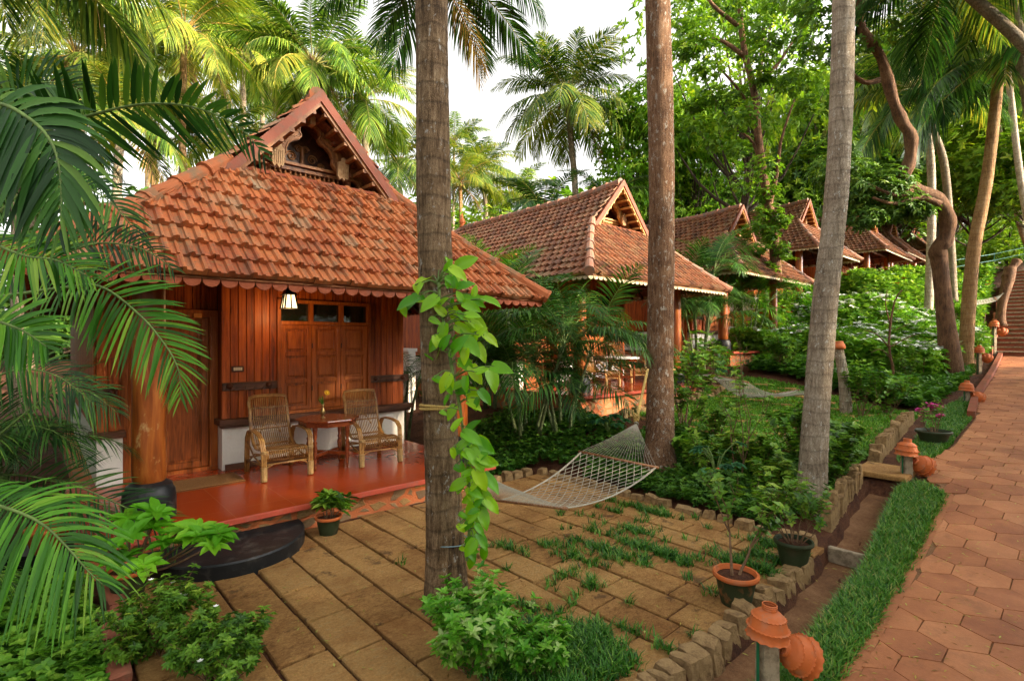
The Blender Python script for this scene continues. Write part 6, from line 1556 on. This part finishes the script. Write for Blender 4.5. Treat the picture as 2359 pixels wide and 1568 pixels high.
# far hammock and its rope, third hammock by the stairs
hammock('grey rope hammock hanging over the far end of the second garden', None, W(1560, 862, 12.4), (W(1640, 862, 12.2), W(1722, 880, 11.2)), (W(1735, 915, 12.4), W(1838, 898, 11.6)), W(1905, 905, 11.8), None, .16, cols=12, rows=18, detail=False)
hammock('pale rope hammock stretched between the leaning palm and a stump by the stairs', None, W(2215, 688, 20.5), (W(2238, 692, 20.4), W(2240, 702, 20.0)), (W(2290, 684, 20.6), W(2296, 692, 20.2)), W(2310, 676, 20.5), None, .04, cols=6, rows=8, detail=False)
b = onground(*W(2303, 740, 21)[:2]); c = thing('tree_stump', 'dark forked dead stump beside the stairs with a rope round it', 'stump', b)
mb = MB(); mb.tube(curve_pts([W(2303, 750, 21)-b, W(2308, 700, 21)-b, W(2322, 645, 21)-b, W(2328, 615, 21)-b], 10), [.24, .17, .15, .15, .16, .18, .2, .2, .19, .18], 12); mb.tube(curve_pts([W(2316, 640, 21)-b, W(2335, 612, 21)-b, W(2343, 600, 21)-b], 6), [.16, .14, .13, .14, .16, .17], 10); mb.build('trunk', M['bark_brown'], c, True)

# ------------------------------------------------------------------ coconut palms
def ground_pt(x, D): p = W(x, 784, D); return onground(p.x, p.y)
def P_(label, D, pts, r0, kind='n', fs=1.0, nf=22, seed=1, bark='bark_palm', r1=None, **kw):
    """pts: photo positions from the base of the trunk to the crown"""
    b = ground_pt(pts[0][0], D); L_ = [b]+[W(x, y, D) for x, y in pts[1:]]
    return palm(label, L_, r0, r1 or r0*.8, bark, kind, fs, nf, seed, **kw)
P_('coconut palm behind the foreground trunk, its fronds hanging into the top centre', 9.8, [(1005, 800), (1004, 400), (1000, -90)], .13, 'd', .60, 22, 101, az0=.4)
P_('full coconut palm standing against the sky between the two dark trunks', 26, [(1335, 640), (1326, 460), (1316, 330), (1308, 225)], .17, 'n', .95, 34, 102, mix=('y', .12))
P_('small distant coconut palm above the second cottage finial', 44, [(1118, 620), (1120, 500), (1112, 430), (1104, 395)], .18, 'n', 1.05, 22, 103, mix=('y', .2))
P_('far coconut palm with a thin orange trunk above the second roof ridge', 40, [(1062, 640), (1062, 520), (1060, 420)], .16, 'y', 1.0, 20, 104, bark='bark_orange', dry=2)
P_('sunlit coconut palm with an orange trunk left of the first gable', 19, [(418, 640), (421, 400), (420, 250), (425, 80)], .13, 'y', .80, 26, 105, bark='bark_orange', dry=2, mix=('g', .3), flare=1.1)
P_('coconut palm with a whitish trunk behind the first cottage left hip', 17, [(262, 640), (270, 440), (282, 285)], .15, 'n', .70, 22, 106, bark='bark_pale', mix=('y', .25))
P_('coconut palm with its crown right behind the first gable peak', 18, [(760, 640), (745, 420), (722, 150)], .15, 'g', .68, 30, 107, mix=('y', .25))
P_('yellow-green coconut palm right of the first gable', 21, [(850, 640), (845, 420), (835, 232)], .15, 'g', .72, 30, 108, mix=('y', .35))
P_('coconut palm at the top left, crown out of frame', 13, [(-280, 700), (-170, 200), (80, -170)], .14, 'n', .8, 22, 109, mix=('y', .3))
P_('coconut palm left of the gable filling the upper left gap', 25, [(560, 640), (560, 400), (560, 120)], .15, 'y', .78, 26, 110, mix=('g', .5))
P_('low coconut palm behind the left roof hip', 22, [(480, 640), (490, 480), (505, 330)], .15, 'n', .72, 24, 111, mix=('y', .3))
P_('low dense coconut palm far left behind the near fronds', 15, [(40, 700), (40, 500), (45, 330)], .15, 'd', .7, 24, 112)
P_('top left coconut palm with bluish drooping fronds', 11, [(-320, 700), (-220, 100), (-30, -190)], .14, 'n', 1.0, 22, 113, mix=('y', .2))
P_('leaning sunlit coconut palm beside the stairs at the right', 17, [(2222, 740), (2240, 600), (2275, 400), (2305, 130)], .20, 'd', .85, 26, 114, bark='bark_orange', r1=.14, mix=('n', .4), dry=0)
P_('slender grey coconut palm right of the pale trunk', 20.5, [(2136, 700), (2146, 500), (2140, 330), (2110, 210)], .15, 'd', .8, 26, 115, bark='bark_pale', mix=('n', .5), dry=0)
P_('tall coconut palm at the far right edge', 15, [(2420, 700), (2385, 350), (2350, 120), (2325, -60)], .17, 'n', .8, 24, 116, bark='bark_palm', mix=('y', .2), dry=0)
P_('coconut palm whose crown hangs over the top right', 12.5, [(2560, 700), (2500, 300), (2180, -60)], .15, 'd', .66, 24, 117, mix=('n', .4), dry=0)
P_('slanting pale coconut trunk at the right edge above the stairs', 25, [(2400, 620), (2355, 440), (2330, 240), (2310, 60)], .15, 'd', 1.1, 22, 118, bark='bark_pale')
P_('leaning white coconut trunk in the far right grove', 30, [(2420, 640), (2365, 560), (2330, 430), (2290, 250)], .17, 'n', 1.1, 20, 119, bark='bark_pale')
P_('coconut palm behind the twisted tree, crown in the upper right', 23, [(2200, 640), (2180, 420), (2150, 300), (2090, 150)], .16, 'n', .8, 26, 120, mix=('y', .15), dry=0)
P_('coconut palm between the pale trunk and the dark trunk, top right of centre', 30, [(1700, 600), (1680, 420), (1660, 300)], .16, 'n', 1.0, 20, 121, mix=('g', .4))
P_('distant coconut palm low behind the second cottage ridge', 50, [(1185, 620), (1190, 500), (1195, 450)], .17, 'n', 1.1, 20, 122, mix=('g', .4))
P_('distant hazy coconut palm left of the full palm', 58, [(1040, 620), (1045, 460), (1046, 330)], .17, 'n', 1.15, 20, 123, mix=('g', .5))
P_('young palm with upright fronds above the second roof', 19, [(1250, 560), (1255, 500)], .14, 'd', .62, 14, 124, nuts=False, dry=0)
P_('young palm with upright fronds right of the second roof ridge', 21, [(1395, 520), (1400, 470)], .14, 'd', .6, 12, 125, nuts=False, dry=0)
P_('distant coconut palm over the far left roof corner', 34, [(330, 640), (340, 400), (350, 180)], .16, 'y', .85, 24, 126, mix=('n', .5))
P_('coconut palm high behind the pale leaning trunk', 34, [(1960, 560), (1985, 420), (2010, 330)], .17, 'n', 1.1, 22, 127, mix=('y', .2))
P_('coconut palm far behind the first gable', 33, [(660, 600), (650, 400), (640, 230)], .16, 'g', .85, 26, 128, mix=('y', .4))
P_('coconut palm far behind, right of the first gable', 36, [(930, 600), (925, 480), (915, 380)], .16, 'n', 1.15, 24, 129, mix=('y', .3))

P_('green coconut palm filling the gap above the left roof hip', 20, [(350, 640), (355, 400), (330, 190)], .14, 'g', .75, 24, 130, mix=('y', .25))
P_('coconut palm above the near left fronds', 18, [(180, 640), (185, 300), (175, 130)], .14, 'n', .7, 24, 131, mix=('y', .3))
P_('upper left coconut palm between two sunlit ones', 27, [(520, 640), (515, 300), (520, 20)], .14, 'g', .8, 26, 132, mix=('y', .3))
P_('far green coconut palm just left of the first gable peak', 30, [(610, 640), (605, 300), (600, 130)], .14, 'n', .85, 26, 133, mix=('g', .4))
P_('far coconut palm at the left edge behind the fronds', 24, [(70, 640), (75, 300), (60, 180)], .14, 'g', .8, 24, 134, mix=('y', .2))
# ------------------------------------------------------------------ twisted tree and other broad-leaved trees
tw = [(2196, 705), (2166, 621), (2160, 575), (2177, 553), (2183, 508), (2163, 463), (2112, 437), (2078, 417), (2095, 372), (2098, 316), (2076, 276), (2056, 226), (2028, 130), (1985, 68), (1978, -20), (1940, -150)]
b = onground(*W(2196, 700, 15.5)[:2]); c = thing('twisted_tree', 'brown tree with a strongly twisted snaking trunk at the right', 'tree', b)
mb = MB(); tp = curve_pts([b-b-Vector((0, 0, .2))]+[W(x, y, 15.5-.12*i)-b for i, (x, y) in enumerate(tw[1:])], 60); mb.tube(tp, [.30 if i < 2 else .225-.12*i/59+.018*math.sin(i*1.3) for i in range(60)], 14); mb.build('trunk', M['bark_brown'], c, True)
for pts in ([(2165, 470), (2120, 455), (2060, 470), (2010, 455)], [(2100, 440), (2060, 450), (1990, 420)], [(2040, 180), (1990, 190), (1940, 150)]):
    P = curve_pts([W(x, y, 14.6)-b for x, y in pts], 9); mb = MB(); mb.tube(P, [.09*(1-.6*i/8) for i in range(9)], 8); mb.build('limb', M['bark_brown'], c, True)
g = np.random.default_rng(5); parts = []
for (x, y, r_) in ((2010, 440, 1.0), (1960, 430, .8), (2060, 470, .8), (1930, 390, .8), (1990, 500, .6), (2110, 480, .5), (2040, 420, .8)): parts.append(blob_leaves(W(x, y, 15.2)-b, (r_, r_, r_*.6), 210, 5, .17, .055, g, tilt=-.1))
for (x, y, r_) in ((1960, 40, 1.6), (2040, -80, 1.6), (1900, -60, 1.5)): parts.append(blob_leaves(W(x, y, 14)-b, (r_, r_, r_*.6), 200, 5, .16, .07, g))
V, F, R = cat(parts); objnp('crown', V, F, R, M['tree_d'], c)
# slim tree overgrown with creeper between third and fourth cottages
b = onground(*W(1790, 640, 17.5)[:2]); c = thing('slim_tree', 'slim dark tree with open airy crown in front of the third cottage', 'tree', b)
mb = MB(); T1 = [(1790, 650), (1783, 560), (1772, 480), (1757, 395), (1745, 300), (1735, 200), (1715, 120), (1700, 0)]
mb.tube(curve_pts([W(x, y, 17.3)-b for x, y in T1], 24), [.17-.09*i/23 for i in range(24)], 10)
for pts in ([(1772, 480), (1790, 400), (1800, 320), (1830, 230)], [(1745, 300), (1710, 220), (1660, 160)], [(1735, 200), (1790, 150), (1830, 90)], [(1757, 395), (1735, 330), (1700, 300)], [(1715, 130), (1650, 90), (1590, 110)], [(1700, 60), (1640, 10), (1600, -60)]):
    P = curve_pts([W(x, y, 17.3)-b for x, y in pts], 9); mb.tube(P, [.08*(1-.65*i/8) for i in range(9)], 8)
mb.build('trunk', M['bark_brown'], c, True)
g = np.random.default_rng(15); parts = []; rn = random.Random(2)
for i in range(46):
    x = rn.uniform(1575, 1870); y = rn.uniform(-60, 260) if i < 38 else rn.uniform(260, 420); r_ = rn.uniform(.35, .75); parts.append(blob_leaves(W(x, y, 17.3+rn.uniform(-1.5, 1.5))-b, (r_, r_, r_*.7), 62, 4, .15, .075, g, shell=.2))
for i in range(14): parts.append(blob_leaves(W(1775+rn.uniform(-25, 30), rn.uniform(430, 640), 17.1)-b, (.3, .3, .3), 40, 4, .12, .07, g, shell=.2))
V, F, R = cat(parts); objnp('crown', V, F, R, M['tree'], c)

def T_(key, label, x, ytop, D, mat, rz, sz=1.0, bark='bark_dark', k=1.0):
    b = ground_pt(x, D); H = CZ+(784-ytop)/FP*D-b.z; h0 = 5.0 if key == 'low' else 8.0; s = H/(h0*1.02)
    c = tree(key, label, b, s*k, rz, mat, bark); c.scale = (s*k, s*k, s); return c
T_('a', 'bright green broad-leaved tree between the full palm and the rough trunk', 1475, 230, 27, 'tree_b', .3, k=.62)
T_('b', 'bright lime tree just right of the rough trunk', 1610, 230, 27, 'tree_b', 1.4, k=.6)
T_('a', 'light green tree behind the second cottage gable', 1530, 390, 30, 'tree_b', 2.2, k=.8)
T_('low', 'green thicket tree behind the second cottage ridge', 1290, 520, 26, 'tree', .7)
T_('low', 'pale green far bushes left of the second ridge', 1110, 505, 38, 'tree', 1.7)
T_('low', 'far trees left of the second cottage', 1010, 560, 34, 'tree_b', 2.7)
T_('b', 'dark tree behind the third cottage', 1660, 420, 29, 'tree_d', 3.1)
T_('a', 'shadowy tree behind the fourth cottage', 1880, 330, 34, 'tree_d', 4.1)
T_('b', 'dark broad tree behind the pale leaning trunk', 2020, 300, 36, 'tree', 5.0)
T_('a', 'tall tree filling the upper centre right', 1880, 190, 32, 'tree', .9, k=.6)
T_('b', 'tall leafy tree in the upper right gap', 2080, 120, 38, 'tree', 1.9)
T_('a', 'green tree behind the leaning palm at the right', 2240, 260, 33, 'tree', 2.9)
T_('b', 'leafy tree behind the stairs', 2340, 200, 42, 'tree', 3.5)
T_('low', 'dense bushes behind the upper stairs', 2320, 480, 38, 'tree', 4.4)
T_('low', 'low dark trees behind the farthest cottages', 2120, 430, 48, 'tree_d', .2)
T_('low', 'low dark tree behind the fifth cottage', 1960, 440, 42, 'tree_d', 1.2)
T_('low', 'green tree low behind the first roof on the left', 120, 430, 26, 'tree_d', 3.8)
T_('low', 'bushes behind the first cottage left hip', 430, 500, 30, 'tree', 3.3)
T_('low', 'bushes right behind the first cottage roof', 900, 520, 28, 'tree', 5.3)
T_('open', 'airy tree high above the second garden, branches entering from the top', 1700, -120, 24, 'tree', 5.1, k=.7)
T_('b', 'tree standing behind the second cottage areca palms', 1180, 560, 45, 'tree_b', .5)
T_('a', 'far right roadside tree beyond the stairs', 2420, 300, 28, 'tree', 1.1)
T_('b', 'mid green tree above the fifth cottage', 1930, 180, 44, 'tree', 2.0)
T_('a', 'far tree closing the view left of the stairs', 2200, 330, 52, 'tree_d', 2.6)
T_('low', 'undergrowth in the shade beneath the far right trees', 2250, 560, 40, 'shrub', 2.0)
# unseen trees added behind the viewpoint to block the low sun from the garden
for i, (X, Y, s, key) in enumerate(((-1.5, -9.5, 1.1, 'low'), (2.2, -9, 1.0, 'low'), (5.5, -8.5, .95, 'low'), (9.2, -9.2, 1.05, 'low'), (12.9, -8.6, 1.0, 'low'), (15.8, -9.3, 1.3, 'low'), (20, -9, 1.4, 'low'), (25, -8.5, 1.5, 'low'), (5.5, -12.5, 1.45, 'a'), (9.5, -12, 1.5, 'b'), (14, -13, 1.4, 'open'), (-3, -13, 1.5, 'open'))):
    tree(key, 'unseen added shade tree across the path, number %s from the near end' % ('one two three four five six seven eight nine ten eleven twelve'.split()[i]), onground(X, Y), s, i*1.1, 'tree', group='unseen trees added across the path to shade the garden')
for i, (X, Y, s) in enumerate(((-5.2, 7.5, 1.2), (-4.8, 11.5, 1.3), (-5.5, 16, 1.4))):  # out-of-view trees added to shade the left side wall
    tree('low', 'unseen added shade tree left of the first cottage, %s from the corner' % ('nearest', 'second', 'third')[i], onground(X, Y), s, i*2.1, 'tree_d', group='unseen shade trees added beside the first cottage')
# far wood closing the horizon
g = np.random.default_rng(77); parts = []
for a in np.linspace(-.9, 1.1, 46):
    D = g.uniform(62, 80); x = PX+a*FP; p = ground_pt(x, D); h = g.uniform(9, 14); parts.append(blob_leaves((p.x, p.y, p.z+h*.5), (4.5, 4.5, h*.6), 150, 4, 1.1, .6, g, shell=.5))
V, F, R = cat(parts); o = objnp('far_wood', V, F, R, M['tree']); tag(o, 'distant wood closing the view behind the palms', 'wood', kind='stuff')
# thatched roof far right
b = W(2110, 500, 44); mb = MB(); mb.add([(-4, -2.5, 0), (4, -2.5, 0), (4, 2.5, 0), (-4, 2.5, 0), (-2, 0, 3), (2, 0, 3)], [(0, 1, 5, 4), (1, 2, 5), (2, 3, 4, 5), (3, 0, 4)]); mb.box((0, 0, -1.5), (6, 4, 3)); o = mb.build('thatched_house', M['thatch']); o.location = (b.x, b.y, b.z-1.2); o.rotation_euler = (0, 0, .2); tag(o, 'grey thatched roof seen beyond the farthest cottages', 'house')
# white garden wall behind the cottages
mb = MB(); mb.box((0, 0, .8), (.2, 8, 1.9)); mb.box((0, 0, 1.78), (.28, 8.04, .08)); o = mb.build('garden_wall', M['white']); o.location = (7.0, 15.5, .1); tag(o, 'white garden wall in shade between the first and second cottages', 'wall')
